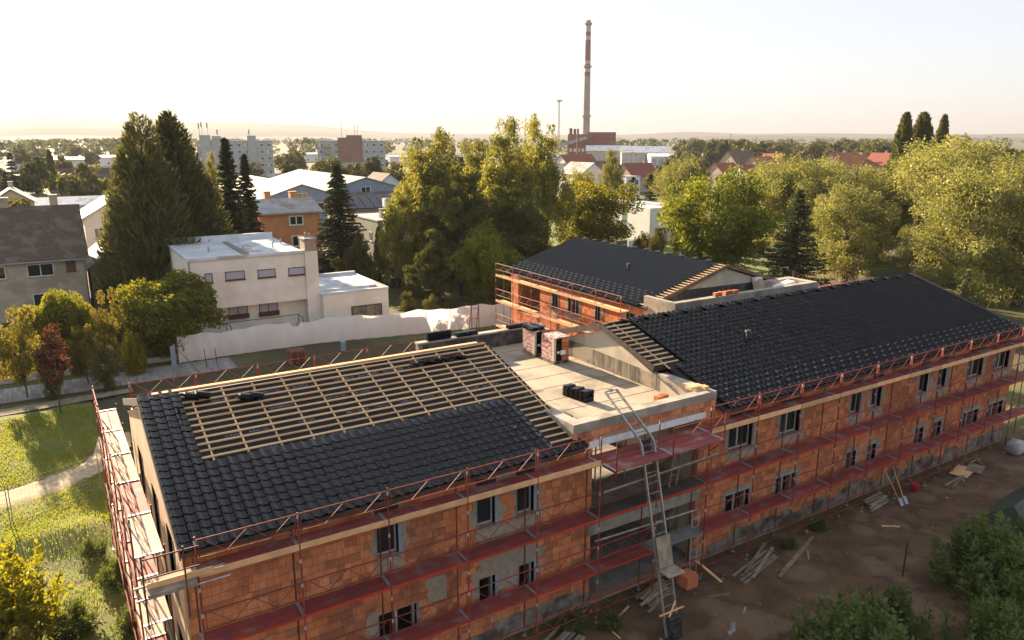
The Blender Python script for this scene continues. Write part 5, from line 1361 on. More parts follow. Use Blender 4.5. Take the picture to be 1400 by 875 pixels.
T = thing('modern_house', 'white modern house with two slot windows and tall glazed opening', 'house', (x, y, 0))
part('wall', MB().box(x - 2.4, x + 3.2, y, y + 8, 2.3, 5.6).box(x - 2.4, x - 1.3, y + .01, y + 8, -.2, 2.299).box(x + 1.6, x + 3.2, y + .01, y + 8, -.2, 2.299), MAT['whitewall'], T)
part('roof_edge', MB().box(x + 1, x + 3.25, y + .6, y + 8, 5.601, 6.0), MAT['panel'], T)
for k in range(2): part('slot_window', MB().box(x - .9 + k * 1.35, x + .1 + k * 1.35, y - .03, y - .005, 4.3, 4.62), MAT['glass'], T)
part('glazing', MB().box(x - 1.3, x + 1.6, y + .9, y + 1.0, 0, 2.3), MAT['glass'], T)
x, y = far(880, 116)
fb_ = thing('garden_fence', 'brown board fence with a white meter box before the modern houses', 'fence', (x, y, 0))
for i in range(22): part('board', MB().box(x - 4.5 + i * .42, x - 4.12 + i * .42, y, y + .04, 0, 1.55), MAT['browndoor'], fb_)
part('meter_box', MB().box(x - 2.4, x - .5, y - .35, y - .01, 0, 1.5), MAT['whitewall'], fb_)
fh('garden_shed', 'small flat roofed shed behind the rear wing ridge', 'shed', 862, 100, 2.8, 3.5, 1.9, 1.9, 'x', 'beige', 'plank')
# red roofed village on the right
for px, d, wx, wy, ze, zr, ax, rf_, lb in ((1012, 330, 13, 10, 6.2, 11.2, 'x', 'brownroof', 'steep grey brown roof, tallest in the village behind the walnut'),
        (1043, 315, 11, 9, 5.5, 9.2, 'x', 'redroof2', 'bright orange red roof beside the steep grey brown one'), (1059, 322, 7, 9, 6.2, 10.2, 'y', 'redroof', 'narrow gabled house with dull red roof at the village end'),
        (992, 300, 10, 8, 4.2, 7.2, 'x', 'redroof', 'low dull red roof in front of the steep grey brown one'), (1030, 290, 14, 8, 4.2, 7.0, 'x', 'redroof', 'long low red roof below the bright orange one'),
        (1152, 330, 14, 9, 5.5, 10.6, 'x', 'redroof2', 'large orange red roof rising between the willow crowns'), (1176, 345, 10, 9, 5.5, 9.6, 'x', 'redroof2', 'pale orange roof half hidden beside the large one'),
        (1210, 330, 12, 9, 5.8, 10.6, 'y', 'redroof', 'dark red gabled roof near the poplars')):
    fh('village_house', lb, 'house', px, d, wx, wy, ze, zr, ax, 'beige', rf_, (3, 2, 1), ((2, 0),), 'red roofed village houses')
for k, (px, d) in enumerate(((300, 620), (420, 560), (560, 480), (650, 420), (940, 520), (150, 520), (60, 480))):
    fh('long_shed', ('pale flat shed roof far out on the plain behind the first apartment block', 'pale flat shed roof showing between the two apartment blocks', 'pale shed roof beyond the birch crowns', 'white shed roof between the birch tops', 'pale shed beyond the warehouses', 'long pale roof on the hazy plain above the dark conifer', 'long pale roof on the hazy plain at the far left')[k], 'shed', px, d, 34, 16, 5, 6.2, 'x', 'whitewall', 'wh_roof', (6, 1, 1))
# hills on the horizon
MAT['hill'] = M('wooded_hill', (.045, .055, .030), (.06, .065, .035), .002, 1.0)
def hills(name, d, prof, base=-30, depth=1800):
    mb = MB(); rgh = random.Random(int(d)); vs_ = []; n = 90
    for j, (dd, k) in enumerate(((d, 0), (d + depth * .25, .55), (d + depth * .55, 1.0), (d + depth, .0))):
        for i in range(n + 1):
            px = -900 + 3200 * i / n; x, y = far(px, dd)
            z = base + (prof(px) - base) * k * (1 + .02 * rgh.uniform(-1, 1)) if k else base
            vs_.append((x, y, z))
    for j in range(3):
        for i in range(n): a = j * (n + 1) + i; mb_f = (a, a + 1, a + n + 2, a + n + 1); mb.f.append(mb_f); mb.r.append(0)
    mb.v = vs_
    struct(name, mb, MAT['hill'], True)
g = lambda x, c, w_: math.exp(-((x - c) / w_) ** 2)
hills('hills', 4100, lambda p: .62 * (45 + 105 * g(p, 130, 120) + 80 * g(p, 30, 90) + 105 * g(p, 300, 110) + 70 * g(p, 430, 90) + 18 * g(p, 620, 160) + 34 * g(p, 940, 70) + 20 * g(p, 1120, 120) + 50 * g(p, -250, 240) + 40 * g(p, 1700, 300)))
hills('hills', 2900, lambda p: 12 + 8 * g(p, 100, 200) + 7 * g(p, 520, 150) + 10 * g(p, 1100, 180) + 5 * math.sin(p * .02), -20, 900)
# ------------------------------------------------------------------ vegetation
NR_ = np.random.default_rng(12)
def unit(a): return a / np.maximum(np.linalg.norm(a, axis=1, keepdims=True), 1e-6)
def sph(n, rg_): return unit(rg_.normal(size=(n, 3)))
def leaf_mesh(name, P, D, L, W, r_, mat, rg_=NR_):
    n = len(P); D = unit(D); Sd = unit(np.cross(D, sph(n, rg_)))
    V = np.empty((n, 4, 3)); V[:, 0] = P - D * (L * .5)[:, None]; V[:, 2] = P + D * (L * .5)[:, None]
    V[:, 1] = P + Sd * (W * .5)[:, None]; V[:, 3] = P - Sd * (W * .5)[:, None]
    me = bpy.data.meshes.new(name)
    me.vertices.add(4 * n); me.vertices.foreach_set('co', V.ravel())
    me.loops.add(4 * n); me.loops.foreach_set('vertex_index', np.arange(4 * n))
    me.polygons.add(n); me.polygons.foreach_set('loop_start', np.arange(0, 4 * n, 4)); me.polygons.foreach_set('loop_total', np.full(n, 4))
    me.update(calc_edges=True)
    a = me.attributes.new('rnd', 'FLOAT', 'FACE'); a.data.foreach_set('value', np.clip(r_, 0, 1))
    me.materials.append(mat); me.update()
    return me
MAT['bark'] = M('bark', (.085, .065, .05), (.055, .043, .034), 4, .95, .6, stretch=(3, 3, .6))
MAT['birchbark'] = M('birch_bark', (.42, .40, .37), (.10, .09, .08), 3, .9, .3, stretch=(1, 1, 4), lo=.5, hi=.7)
LF = dict(
    walnut=LEAF('walnut_leaf', (.10, .145, .018), (.235, .25, .03), .5),
    maple=LEAF('maple_leaf', (.115, .135, .018), (.23, .20, .026), .48),
    birch=LEAF('birch_leaf', (.12, .14, .03), (.25, .235, .055), .5),
    willow=LEAF('willow_leaf', (.135, .155, .05), (.28, .275, .105), .5),
    spruce=LEAF('spruce_needle', (.030, .042, .016), (.062, .070, .026), .15),
    leyland=LEAF('cypress_spray', (.07, .085, .034), (.155, .148, .06), .34),
    pine=LEAF('pine_needle', (.055, .072, .018), (.125, .132, .036), .28),
    poplar=LEAF('poplar_leaf', (.08, .095, .026), (.16, .155, .045), .4),
    shrub=LEAF('shrub_leaf', (.10, .125, .02), (.22, .215, .032), .45),
    olive=LEAF('olive_shrub_leaf', (.075, .085, .026), (.135, .125, .042), .38),
    amber=LEAF('amber_leaf', (.12, .115, .028), (.23, .185, .045), .42),
    copper=LEAF('copper_leaf', (.085, .036, .024), (.16, .075, .04), .36, (1.2, .9, .6)),
    lime=LEAF('lime_leaf', (.18, .20, .018), (.32, .30, .03), .48),
    dark=LEAF('dark_bush_leaf', (.075, .115, .032), (.17, .205, .07), .4),
    far=LEAF('far_leaf', (.075, .085, .028), (.15, .14, .05), .35),
    farg=LEAF('far_green_leaf', (.05, .068, .022), (.10, .11, .036), .35),
    grass=LEAF('grass_blade', (.18, .235, .025), (.31, .325, .045), .5),
    drygrass=LEAF('dry_grass_blade', (.10, .105, .028), (.19, .165, .06), .35),
)
def skeleton(rg_, H, base, tips, r0, mat='bark', frac=.85):
    mb = MB(); pts = [Vector((0, 0, 0))]; n = 5
    for k in range(1, n + 1): pts.append(Vector((rg_.normal() * .02 * H * .4, rg_.normal() * .02 * H * .4, H * frac * k / n)))
    for k in range(n): mb.tube(pts[k] - (Vector((0, 0, .25)) if k == 0 else Vector()), pts[k + 1], r0 * (1 - .85 * k / n) * (1.25 if k == 0 else 1), r0 * (1 - .85 * (k + 1) / n), 7, False)
    for t in tips:
        t = Vector(t); zz = max(base * .7, t.z - .55 * math.hypot(t.x, t.y) - .3 * abs(rg_.normal())); zz = min(zz, H * frac * .95)
        i = min(int(zz / (H * frac) * n), n - 1); f_ = zz / (H * frac) * n - i; a = pts[i].lerp(pts[i + 1], f_)
        m_ = a.lerp(t, .55) + Vector((0, 0, .06 * (t - a).length)); r1 = r0 * .28 * (1 - .6 * zz / H)
        mb.tube(a, m_, r1, r1 * .6, 5, False); mb.tube(m_, t, r1 * .6, r1 * .15, 4, False)
    return mb.mesh('trunk', MAT[mat], True)

def broadleaf(seed, H, Rr, base, ncl, nlf, ls, leaf, droop=.15, hang=0.0, asp=.55, bark='bark', rcl=(.16, .30), top=1.0, lump=.22, r0=None):
    rg_ = np.random.default_rng(seed); zc, a = (H + base) / 2, (H - base) / 2
    d = sph(ncl, rg_); ph = rg_.random(6) * 6.28
    f_ = 1 + lump * (np.sin(3 * np.arctan2(d[:, 1], d[:, 0]) + ph[0]) * .5 + np.sin(2.5 * d[:, 2] * 2 + ph[1]) * .4 + rg_.normal(size=ncl) * .45)
    rad = np.minimum((.35 + .65 * rg_.random(ncl) ** .55) * f_, 1.06)
    rc_ = Rr * rg_.uniform(rcl[0], rcl[1], ncl)
    c = np.stack([d[:, 0] * (Rr - rc_ * .7) * rad, d[:, 1] * (Rr - rc_ * .7) * rad, zc + d[:, 2] * (a - rc_ * .6) * rad], 1)
    c[:, 2] = np.maximum(c[:, 2], base * .75 + .2)
    # narrower towards the top
    k = np.clip((c[:, 2] - base) / (H - base), 0, 1); w_ = 1 - (1 - top) * k ** 1.5; c[:, 0] *= w_; c[:, 1] *= w_
    cnt = np.maximum(8, (nlf * rc_ ** 2 / (rc_ ** 2).sum()).astype(int)); idx = np.repeat(np.arange(ncl), cnt); n = len(idx)
    u = sph(n, rg_); P = c[idx] + u * (rc_[idx] * (.35 + .7 * rg_.random(n) ** .6))[:, None] * np.array([1, 1, .8])
    if hang: P[:, 2] -= hang * rg_.random(n) ** 1.3 * (rc_[idx] / rc_.mean())
    P[:, 2] = np.maximum(P[:, 2], .05)
    D = u * .5 + rg_.normal(size=(n, 3)) * .6; D[:, 2] -= droop + hang * .8
    L = ls * rg_.uniform(.65, 1.35, n) * rg_.uniform(.75, 1.3, ncl)[idx]; clr = rg_.random(ncl)
    r_ = .4 * rg_.random(n) + .6 * clr[idx]
    cr_ = leaf_mesh('crown', P, D, L, L * asp, r_, LF[leaf], rg_)
    tp = c[np.argsort(-rc_)[:min(ncl, 34)]]
    return skeleton(rg_, H, base, tp, r0 or Rr * .055 + .06, bark), cr_, H, Rr

def spruce(seed, H, Rr, leaf='spruce', whorl=.36, nb=9, ls=.36, droop=.22, gap=.35, pw=.85, base=.04):
    rg_ = np.random.default_rng(seed); P, D, RR = [], [], []; mb = MB(); mb.tube((0, 0, -.2), (0, 0, H * .98), Rr * .06 + .06, .015, 7, False)
    z = H * base
    while z < H * .99:
        r = Rr * (1 - z / H) ** pw + .08
        for k in range(nb):
            an = rg_.random() * 6.283; rl = r * rg_.uniform(.72, 1.12)
            if rg_.random() < gap * .3: continue
            m = max(3, int(rl / .16)); t = (np.arange(m) + .5) / m; cl = rg_.random()
            x = rl * t; zz = z + rg_.normal() * .1 - droop * rl * t + .16 * rl * t ** 2
            if rl > .8: mb.tube((0, 0, z), (math.cos(an) * rl * .85, math.sin(an) * rl * .85, z - droop * rl * .75), .025, .008, 4, False)
            for s_ in (-1, 1):
                off = s_ * rg_.random(m) * (.10 + .30 * rl * (1 - t) * .55 + .06)
                P.append(np.stack([math.cos(an) * x - math.sin(an) * off, math.sin(an) * x + math.cos(an) * off, zz - abs(off) * .25 - rg_.random(m) * .12], 1))
                dd = np.stack([math.cos(an) + -math.sin(an) * s_ * .6 + rg_.normal(size=m) * .25, math.sin(an) + math.cos(an) * s_ * .6 + rg_.normal(size=m) * .25, -.5 + rg_.normal(size=m) * .3], 1)
                D.append(dd); RR.append(.5 * rg_.random(m) + .35 * cl + .15 * t)
        z += whorl * rg_.uniform(.8, 1.2) * (1 if z < H * .8 else .7)
    P, D, RR = np.concatenate(P), np.concatenate(D), np.concatenate(RR); n = len(P); L = ls * rg_.uniform(.7, 1.3, n)
    P[:, 2] = np.maximum(P[:, 2], .08)
    return mb.mesh('trunk', MAT['bark'], True), leaf_mesh('crown', P, D, L, L * .42, RR, LF[leaf], rg_), H, Rr

def columnar(seed, H, Rr, n, ls, leaf, prof, updir=.9, lumps=5, base=.03, asp=.35, even=False):
    rg_ = np.random.default_rng(seed); h = base + (1 - base) * rg_.random(n); an = rg_.random(n) * 6.283
    ph = rg_.random(8) * 6.28
    lp = 1 + .16 * np.sin(lumps * an + 9 * h + ph[0]) + .12 * np.sin((lumps + 3) * an - 17 * h + ph[1]) + .10 * np.sin(2 * an + 31 * h + ph[2])
    tuft = rg_.integers(0, max(40, n // 45), n); tr_ = np.random.default_rng(seed + 5).random((max(40, n // 45), 3)); an = tr_[tuft, 0] * 6.283 + rg_.normal(size=n) * .16; h = np.clip(base + (1 - base) * (tr_[tuft, 1] if even else 1 - np.sqrt(1 - tr_[tuft, 1] * .998)) + rg_.normal(size=n) * ls * .9 / H, .01, .998)
    lo_ = np.where(rg_.random(n) < np.clip(h * 1.1, .1, .9), .1, .6); out_ = lo_ + (1.17 - lo_) * rg_.random(n) ** .7 + (.6 if even else .24) * (tr_[tuft, 2] - .5); r = Rr * prof(h) * out_; h = np.clip(h + (out_ - .9) * .09 * updir * Rr / H * 2.2, .005, 1.0)
    P = np.stack([np.cos(an) * r, np.sin(an) * r, h * H], 1)
    D = np.stack([np.cos(an) * .7, np.sin(an) * .7, np.full(n, updir)], 1) + rg_.normal(size=(n, 3)) * .35
    L = ls * rg_.uniform(.6, 1.4, n)
    r_ = .6 * rg_.random(n) + .4 * (.5 + .5 * np.sin(7 * an + 23 * h + ph[3]))
    mb = MB(); mb.tube((0, 0, -.2), (0, 0, H * .93), Rr * .09 + .05, .02, 7, False)
    for k in range(26):
        zz = H * (.1 + .8 * k / 26); a_ = k * 2.4; rr = Rr * float(prof(np.array([zz / H + .05]))[0]) * .75; mb.tube((0, 0, zz), (math.cos(a_) * rr, math.sin(a_) * rr, zz + rr * .6), .04, .01, 4, False)
    return mb.mesh('trunk', MAT['bark'], True), leaf_mesh('crown', P, D, L, L * asp, r_, LF[leaf], rg_), H, Rr

def shoots(seed, H, Rr, nst, per, ls, leaf, asp=.42, lean=.55):
    """a bush of many upright leafy stems"""
    rg_ = np.random.default_rng(seed); mb = MB(); P, D, RR, LL = [], [], [], []
    for k in range(nst):
        an, q = rg_.random() * 6.283, rg_.random() ** .6; bx_, by_ = math.cos(an) * q * Rr * .7, math.sin(an) * q * Rr * .7
        h_ = H * (1 - .45 * q ** 2) * rg_.uniform(.62, 1.08); tx_, ty_ = bx_ + math.cos(an) * lean * q * h_ * .5 + rg_.normal() * .12, by_ + math.sin(an) * lean * q * h_ * .5 + rg_.normal() * .12
        mb.tube((bx_, by_, -.05), (tx_, ty_, h_), .014, .004, 4, False)
        n = int(per * h_ / H); t = .12 + .88 * rg_.random(n) ** .8; w_ = (.30 * (1 - t) + .10) * (Rr * .32)
        off = rg_.normal(size=(n, 3)) * w_[:, None]; c = np.stack([bx_ + (tx_ - bx_) * t, by_ + (ty_ - by_) * t, h_ * t], 1)
        P.append(c + off); d = unit(off) * .9; d[:, 2] += .55; D.append(d + rg_.normal(size=(n, 3)) * .25); RR.append(.45 * rg_.random(n) + .3 * rg_.random() + .25 * t); LL.append(ls * rg_.uniform(.6, 1.35, n) * (1.15 - .35 * t))
    P, D, RR, LL = (np.concatenate(a) for a in (P, D, RR, LL)); P[:, 2] = np.maximum(P[:, 2], .03)
    return mb.mesh('trunk', MAT['bark'], True), leaf_mesh('crown', P, D, LL, LL * asp, RR, LF[leaf], rg_), H, Rr
KIND = {
    'walnut': broadleaf(1, 13, 6.6, .8, 100, 24000, .36, 'walnut', .25, asp=.5),
    'maple': broadleaf(2, 11.5, 5.4, 1.0, 80, 19000, .30, 'maple', .2, asp=.6),
    'birch': broadleaf(3, 18, 4.2, 1.5, 170, 26000, .27, 'birch', .5, 1.3, .5, 'birchbark', (.09, .19), .6, .3),
    'birch2': broadleaf(4, 18, 4.8, 1.0, 180, 28000, .28, 'birch', .5, 1.4, .5, 'birchbark', (.09, .19), .65, .3),
    'willow': broadleaf(5, 15, 6.5, .5, 150, 36000, .27, 'willow', .1, .5, .36, rcl=(.12, .24), lump=.2),
    'willow2': broadleaf(6, 13, 5.6, .4, 130, 30000, .26, 'willow', .1, .5, .36, rcl=(.12, .24), lump=.25),
    'pine': broadleaf(7, 15, 5.4, .6, 170, 32000, .32, 'pine', .0, .1, .3, rcl=(.08, .17), top=.5, lump=.35),
    'spruce': spruce(8, 13.5, 3.4, 'spruce', .33, 13, .42, .24, .2, .8),
    'spruce2': spruce(9, 11, 4.2, 'spruce', .34, 10, .38, .18, .2),
    'slim': spruce(10, 15, 2.3, 'spruce', .30, 11, .42, .25, .1, .75),
    'leyland': columnar(11, 18.8, 5.8, 34000, .72, 'leyland', lambda h: np.clip(1 - h, 0, 1) ** .66 * np.clip(.6 + 3 * h, 0, 1) + .03, .75, 6, asp=.24),
    'leyland2': columnar(12, 18.8, 5.8, 34000, .72, 'leyland', lambda h: np.clip(1 - h, 0, 1) ** .7 * np.clip(.6 + 3 * h, 0, 1) + .03, .75, 5, asp=.24),
    'thuja': columnar(13, 5, .75, 4200, .26, 'leyland', lambda h: np.clip(1 - h, 0, 1) ** .5 * np.clip(.75 + 2 * h, 0, 1), 1.2, 4, even=True),
    'cone': columnar(14, 6, 1.7, 6500, .3, 'leyland', lambda h: np.clip(1 - h, 0, 1) ** .8, .9, 5),
    'poplar': columnar(15, 22, 2.2, 12000, .8, 'poplar', lambda h: np.clip(1 - h, 0, 1) ** .55 * np.clip(.4 + 2.2 * h, 0, 1) * 1.15 + .02, 1.2, 4, .08, .5, True),
    'shrub': broadleaf(16, 5.6, 3.6, .0, 95, 26000, .21, 'shrub', .0, .0, .6, rcl=(.16, .28), lump=.06, r0=.10),
    'shrub2': broadleaf(17, 4, 2.4, .1, 36, 7500, .19, 'olive', .0, .1, .5, rcl=(.18, .32), r0=.07),
    'amber': broadleaf(18, 4.2, 2.2, .6, 38, 6500, .17, 'amber', .1, .1, .5, rcl=(.14, .28), lump=.35, r0=.06),
    'copper': broadleaf(19, 5.0, 1.25, 1.9, 30, 1500, .20, 'copper', .2, .1, .6, rcl=(.22, .4), top=.6, lump=.35, r0=.045),
    'lime': shoots(20, 3.8, 2.3, 70, 110, .28, 'lime', .5, .6),
    'bush': shoots(21, 2.8, 2.1, 75, 90, .27, 'dark', .42, .5),
    'bush2': shoots(22, 2.2, 1.8, 55, 85, .24, 'dark', .4, .6),
    'far': broadleaf(23, 10, 4.2, 1.2, 26, 2600, .62, 'far', .1, .2, .7, rcl=(.2, .38), r0=.2),
    'far2': broadleaf(24, 11, 3.6, 1.2, 24, 2400, .60, 'farg', .1, .2, .7, rcl=(.2, .4), top=.6, r0=.2),
    'far3': broadleaf(25, 9, 4.8, .8, 30, 2800, .62, 'far', .1, .5, .7, rcl=(.18, .36), r0=.2),
    'farcone': spruce(26, 12, 2.8, 'spruce', .8, 8, .8, .2, .2),
}
def plant(kind, name, label, cat, loc, sxy=1.0, sz=1.0, rz=0.0, group=None, parts=True):
    tm, cmh, H_, R_ = KIND[kind]
    o = thing(name, label, cat, loc, group, rz); o.scale = (sxy, sxy, sz)
    if tm: put('trunk', tm, o, True)
    put('crown', cmh, o, True)
    return o
rt = random.Random(77)
def tree(kind, name, label, px, d, top, wpx=None, group=None, cat='tree', zb=0.0):
    p = at(px, top, d); H_, R_ = KIND[kind][2:]
    sz = (p.z - zb) / H_; sxy = sz if wpx is None else wpx * d / FPX / (2 * R_)
    return plant(kind, name, label, cat, (p.x, p.y, zb), sxy, sz, rt.uniform(0, 6.28), group)

G = tree
G('leyland', 'conifer_tree', 'huge dense conifer, left one of the close pair behind the cream house', 188, 78, 155, 124)
G('leyland2', 'conifer_tree', 'huge dense conifer, right one of the close pair behind the cream house', 229, 81, 154, 142)
G('slim', 'spruce_tree', 'slim dark spruce, taller of two before the apartment block', 307, 88, 188, 72)
G('slim', 'spruce_tree', 'slim dark spruce, shorter of two before the apartment block', 333, 91, 210, 56)
G('birch', 'birch_tree', 'pale birch between the conifers and the slim spruces', 286, 140, 206, 30)
G('spruce', 'spruce_tree', 'dark spruce with drooping tiers beside the orange house', 460, 90, 224, 98)
G('cone', 'conifer_shrub', 'cone shaped cypress right of the drooping spruce', 491, 87, 310, 46)
G('thuja', 'cypress_tree', 'narrow column cypress, slimmer of two behind the garage', 517, 85, 312, 19)
G('thuja', 'cypress_tree', 'narrow column cypress, broader of two behind the garage', 541, 85, 322, 29)
G('shrub2', 'garden_shrub', 'olive brown shrub at the corner of the garage', 474, 86, 340, 46, cat='shrub')
G('birch2', 'birch_tree', 'tall birch, broad left crown of the big clump', 595, 84, 178, 150)
G('birch', 'birch_tree', 'birch with low hanging boughs at the left edge of the big clump', 553, 80, 250, 84)
G('birch', 'birch_tree', 'tall birch, topmost crown of the big clump', 690, 88, 158, 104)
G('birch2', 'birch_tree', 'tall birch, right hand crown beside the topmost one', 735, 92, 160, 112)
G('birch', 'birch_tree', 'birch filling the dip between the two tall crowns', 648, 96, 190, 110)
G('birch2', 'birch_tree', 'shorter birch at the shoulder of the broad left crown', 562, 90, 204, 84)
G('pine', 'pine_tree', 'dark pine in the middle of the big birch clump', 628, 77, 216, 130)
G('pine', 'pine_tree', 'dark broad pine reaching down behind the rear wing', 702, 82, 240, 150)
G('pine', 'pine_tree', 'low dark pine between clump and white hoarding', 590, 73, 300, 90)
G('walnut', 'broadleaf_tree', 'dark green tree low at the foot of the big clump', 660, 73, 300, 110)
G('maple', 'maple_tree', 'rounded yellow green maple behind the rear wing', 812, 102, 236, 132)
G('maple', 'maple_tree', 'small golden maple crown above the rounded one', 797, 128, 222, 44)
G('birch', 'birch_tree', 'slender birch standing over the golden maple', 838, 150, 204, 44)
G('farcone', 'spruce_tree', 'dark spruce behind the modern white houses', 890, 160, 236, 34)
G('farcone', 'spruce_tree', 'dark spruce beside the slender birch', 866, 165, 240, 30)
G('walnut', 'walnut_tree', 'big round bright green walnut behind the rear wing gable', 985, 90, 222, 164)
G('spruce2', 'spruce_tree', 'broad dark spruce right of the walnut', 1095, 80, 258, 120)
G('willow', 'willow_tree', 'silvery willow rising behind the walnut and the spruce', 1098, 112, 195, 150)
G('willow2', 'willow_tree', 'silvery willow just right of the broad spruce', 1168, 96, 246, 120)
G('willow', 'willow_tree', 'silvery willow filling the middle of the willow row', 1175, 118, 208, 140)
G('willow2', 'willow_tree', 'dusky willow above the small sunlit lawn', 1215, 112, 228, 100)
G('willow', 'willow_tree', 'tallest silvery willow, crown against the sky', 1330, 114, 164, 210)
G('willow2', 'willow_tree', 'silvery willow between the poplars and the tallest one', 1262, 122, 204, 120)
G('willow2', 'willow_tree', 'nearest silvery willow at the end of the long roof', 1345, 84, 222, 170)
G('willow', 'willow_tree', 'silvery willow past the end of the long roof', 1425, 90, 190, 190)
G('willow2', 'willow_tree', 'low willow thicket under the tallest willow', 1290, 98, 290, 90)
G('willow2', 'willow_tree', 'willow thicket in shade behind the broad spruce', 1140, 106, 262, 90)
G('willow', 'willow_tree', 'willow at the outer end of the row', 1500, 100, 180, 190)
G('willow2', 'willow_tree', 'willow behind the walnut, mostly hidden', 1050, 116, 222, 110)
G('poplar', 'poplar_tree', 'column poplar, leftmost and tall, behind the willows', 1240, 200, 155, 25, 'three poplars')
G('poplar', 'poplar_tree', 'broad column poplar in the middle of the three', 1264, 203, 155, 32, 'three poplars')
G('poplar', 'poplar_tree', 'short column poplar standing apart from the other two', 1292, 206, 158, 19, 'three poplars')
G('poplar', 'poplar_tree', 'dark low poplar stem between the tall two', 1253, 196, 190, 16, 'three poplars')
for px, d, top, w_, k, lb in ((220, 62, 368, 136, 'shrub', 'big round yellow green shrub beside the cream house'), (72, 63, 390, 84, 'shrub', 'broad yellow shrub below the beige house windows'), (146, 60, 396, 46, 'amber', 'brownish open shrub between two yellow ones'),
        (18, 56, 420, 70, 'amber', 'amber leaved young tree at the garden edge'), (110, 57, 446, 50, 'amber', 'orange tinted bush behind the copper sapling'), (178, 58, 452, 34, 'lime', 'lime green young bush at the foot of the big round shrub'),
        (62, 55, 470, 40, 'shrub2', 'low olive bush in the shaded garden'), (140, 55, 470, 46, 'shrub2', 'olive bush behind the footpath wall'), (300, 52.8, 476, 30, 'shrub2', 'small dark weed bush at the hoarding')):
    if px == 300: continue
    G(k, 'garden_shrub', lb, px, d, top, w_, None, 'shrub')
p = at(84, 569, 51.6); plant('copper', 'copper_sapling', 'thin young tree with dark copper red leaves beside the path', 'tree', (p.x, p.y, .1), 1.0, 1.12, .4)
for px, d, top, w_, lb in ((556, 69, 398, 30, 'sunlit yellow bush behind the white hoarding'), (590, 68, 402, 28, 'second sunlit bush behind the white hoarding'), (620, 69, 398, 30, 'bush in leaf shade behind the white hoarding'), (660, 70, 396, 34, 'shaded bush near the rear wing scaffold')):
    G('shrub2', 'garden_shrub', lb, px, d, top, w_, 'bushes behind the hoarding', 'shrub')
for px, d, top, w_, lb in ((880, 106, 316, 22, 'clipped garden bush behind the rear ridge'), (900, 104, 312, 26, 'pale garden bush below the brown board fence'), (872, 98, 322, 20, 'low bush before the small shed'), (925, 108, 300, 24, 'bush beside the glazed white house')):
    G('shrub2', 'garden_shrub', lb, px, d, top, w_, 'garden bushes by the modern houses', 'shrub')
for x, y, s_, k, lb in ((-2.9, 9.6, 1.0, 'lime', 'bright lime yellow bush on the bank below the gable scaffold'), (-4.6, 7.6, .9, 'lime', 'lime yellow bush reaching out of the view beside the other'), (-2.4, 5.6, .62, 'amber', 'orange red leaved bush at the foot of the lime bushes')):
    plant(k, 'bank_bush', lb, 'bush', (x, y, .05), s_, s_, rt.uniform(0, 6))
for x, y, s_, k, lb in ((19.9, -6.2, .95, 'bush', 'dark leafy bush in the foreground nearest the hoist'), (22.6, -6.0, .85, 'bush2', 'dark bush behind the foreground one, before the thin post'), (28.3, -6.0, 1.05, 'bush', 'tall leafy bush between thin post and green tarpaulin'), (30.6, -6.4, 1.0, 'bush2', 'leafy bush beside the green tarpaulin'),
        (26.6, -7.6, .9, 'bush2', 'low dark bush at the shaded garden edge'), (32.8, -7.4, 1.1, 'bush', 'broad leafy bush at the right of the garden'), (24.0, -8.4, .8, 'bush', 'small dark bush deep in the garden'), (29.2, -9.0, .9, 'bush', 'leafy bush farther into the garden'), (17.8, -7.6, .6, 'bush2', 'small bush at the soil edge left of the garden')):
    plant(k, 'garden_bush', lb, 'bush', (x, y, .08), s_, s_, rt.uniform(0, 6))
for x, y, s_, lb in ((.9, 11.6, .42, 'weed clump against the gable scaffold, farthest from the path'), (.2, 14.2, .35, 'weed clump at the bank edge by the gable scaffold'), (-.6, 9.0, .5, 'weed clump between lime bush and gable scaffold'), (13.9, .1, .32, 'weed clump beside the stacked grey boards'), (15.0, -.5, .28, 'weed clump at the corner of the open lower bay'), (24.6, -.3, .22, 'tiny weed clump past the long straight boards'), (26.9, .0, .25, 'weed clump under the long scaffold between boards and shovels'), (1.0, 8.0, .4, 'weed clump at the gable scaffold foot near the lime bush')):
    plant('bush2', 'weed_clump', lb, 'weeds', (x, y, .06), s_ * 1.1, s_, rt.uniform(0, 6), 'weeds at the scaffold feet')
# middle and far trees: every one a tree of its own
KEEP = [(982, 1072, 330), (1133, 1228, 345), (752, 892, 275), (850, 935, 132), (262, 376, 356), (428, 530, 346), (88, 148, 206), (335, 560, 165), (800, 925, 470), (60, 130, 166), (755, 845, 690)]
def scatter(n, px0, px1, d0, d1, h0, h1, kinds, seed, grp, lbs):
    rg_ = random.Random(seed)
    for _ in range(n):
        px, d = rg_.uniform(px0, px1), d0 + (d1 - d0) * rg_.random() ** .8; h_ = rg_.uniform(h0, h1)
        hid = [q for q in KEEP if q[0] - 6 < px < q[1] + 6 and d < q[2]]
        if hid:
            if rg_.random() < .75: continue
            h_ = min(h_, 4.5)
        k = rg_.choice(kinds); x, y = far(px, d); s_ = h_ / KIND[k][2]
        plant(k, 'far_tree', lbs[kinds.index(k) % len(lbs)], 'tree', (x, y, 0), s_ * rg_.uniform(.85, 1.25), s_, rg_.uniform(0, 6.28), grp)
FK = ['far', 'far2', 'far3', 'farcone']
def lab(where): return ['pale olive round tree ' + where, 'dark green upright tree ' + where, 'broad spreading tree ' + where, 'dark conical spruce ' + where]
scatter(34, -60, 250, 120, 330, 5, 10, FK, 1, 'trees around the left houses', lab('among the hazy houses beyond the brown roof'))
scatter(40, -120, 420, 330, 800, 7, 13, FK, 2, 'trees out on the left plain', lab('far out on the hazy plain'))
scatter(46, 365, 780, 170, 420, 7, 14, FK, 3, 'trees around the apartment blocks', lab('near the apartment blocks'))
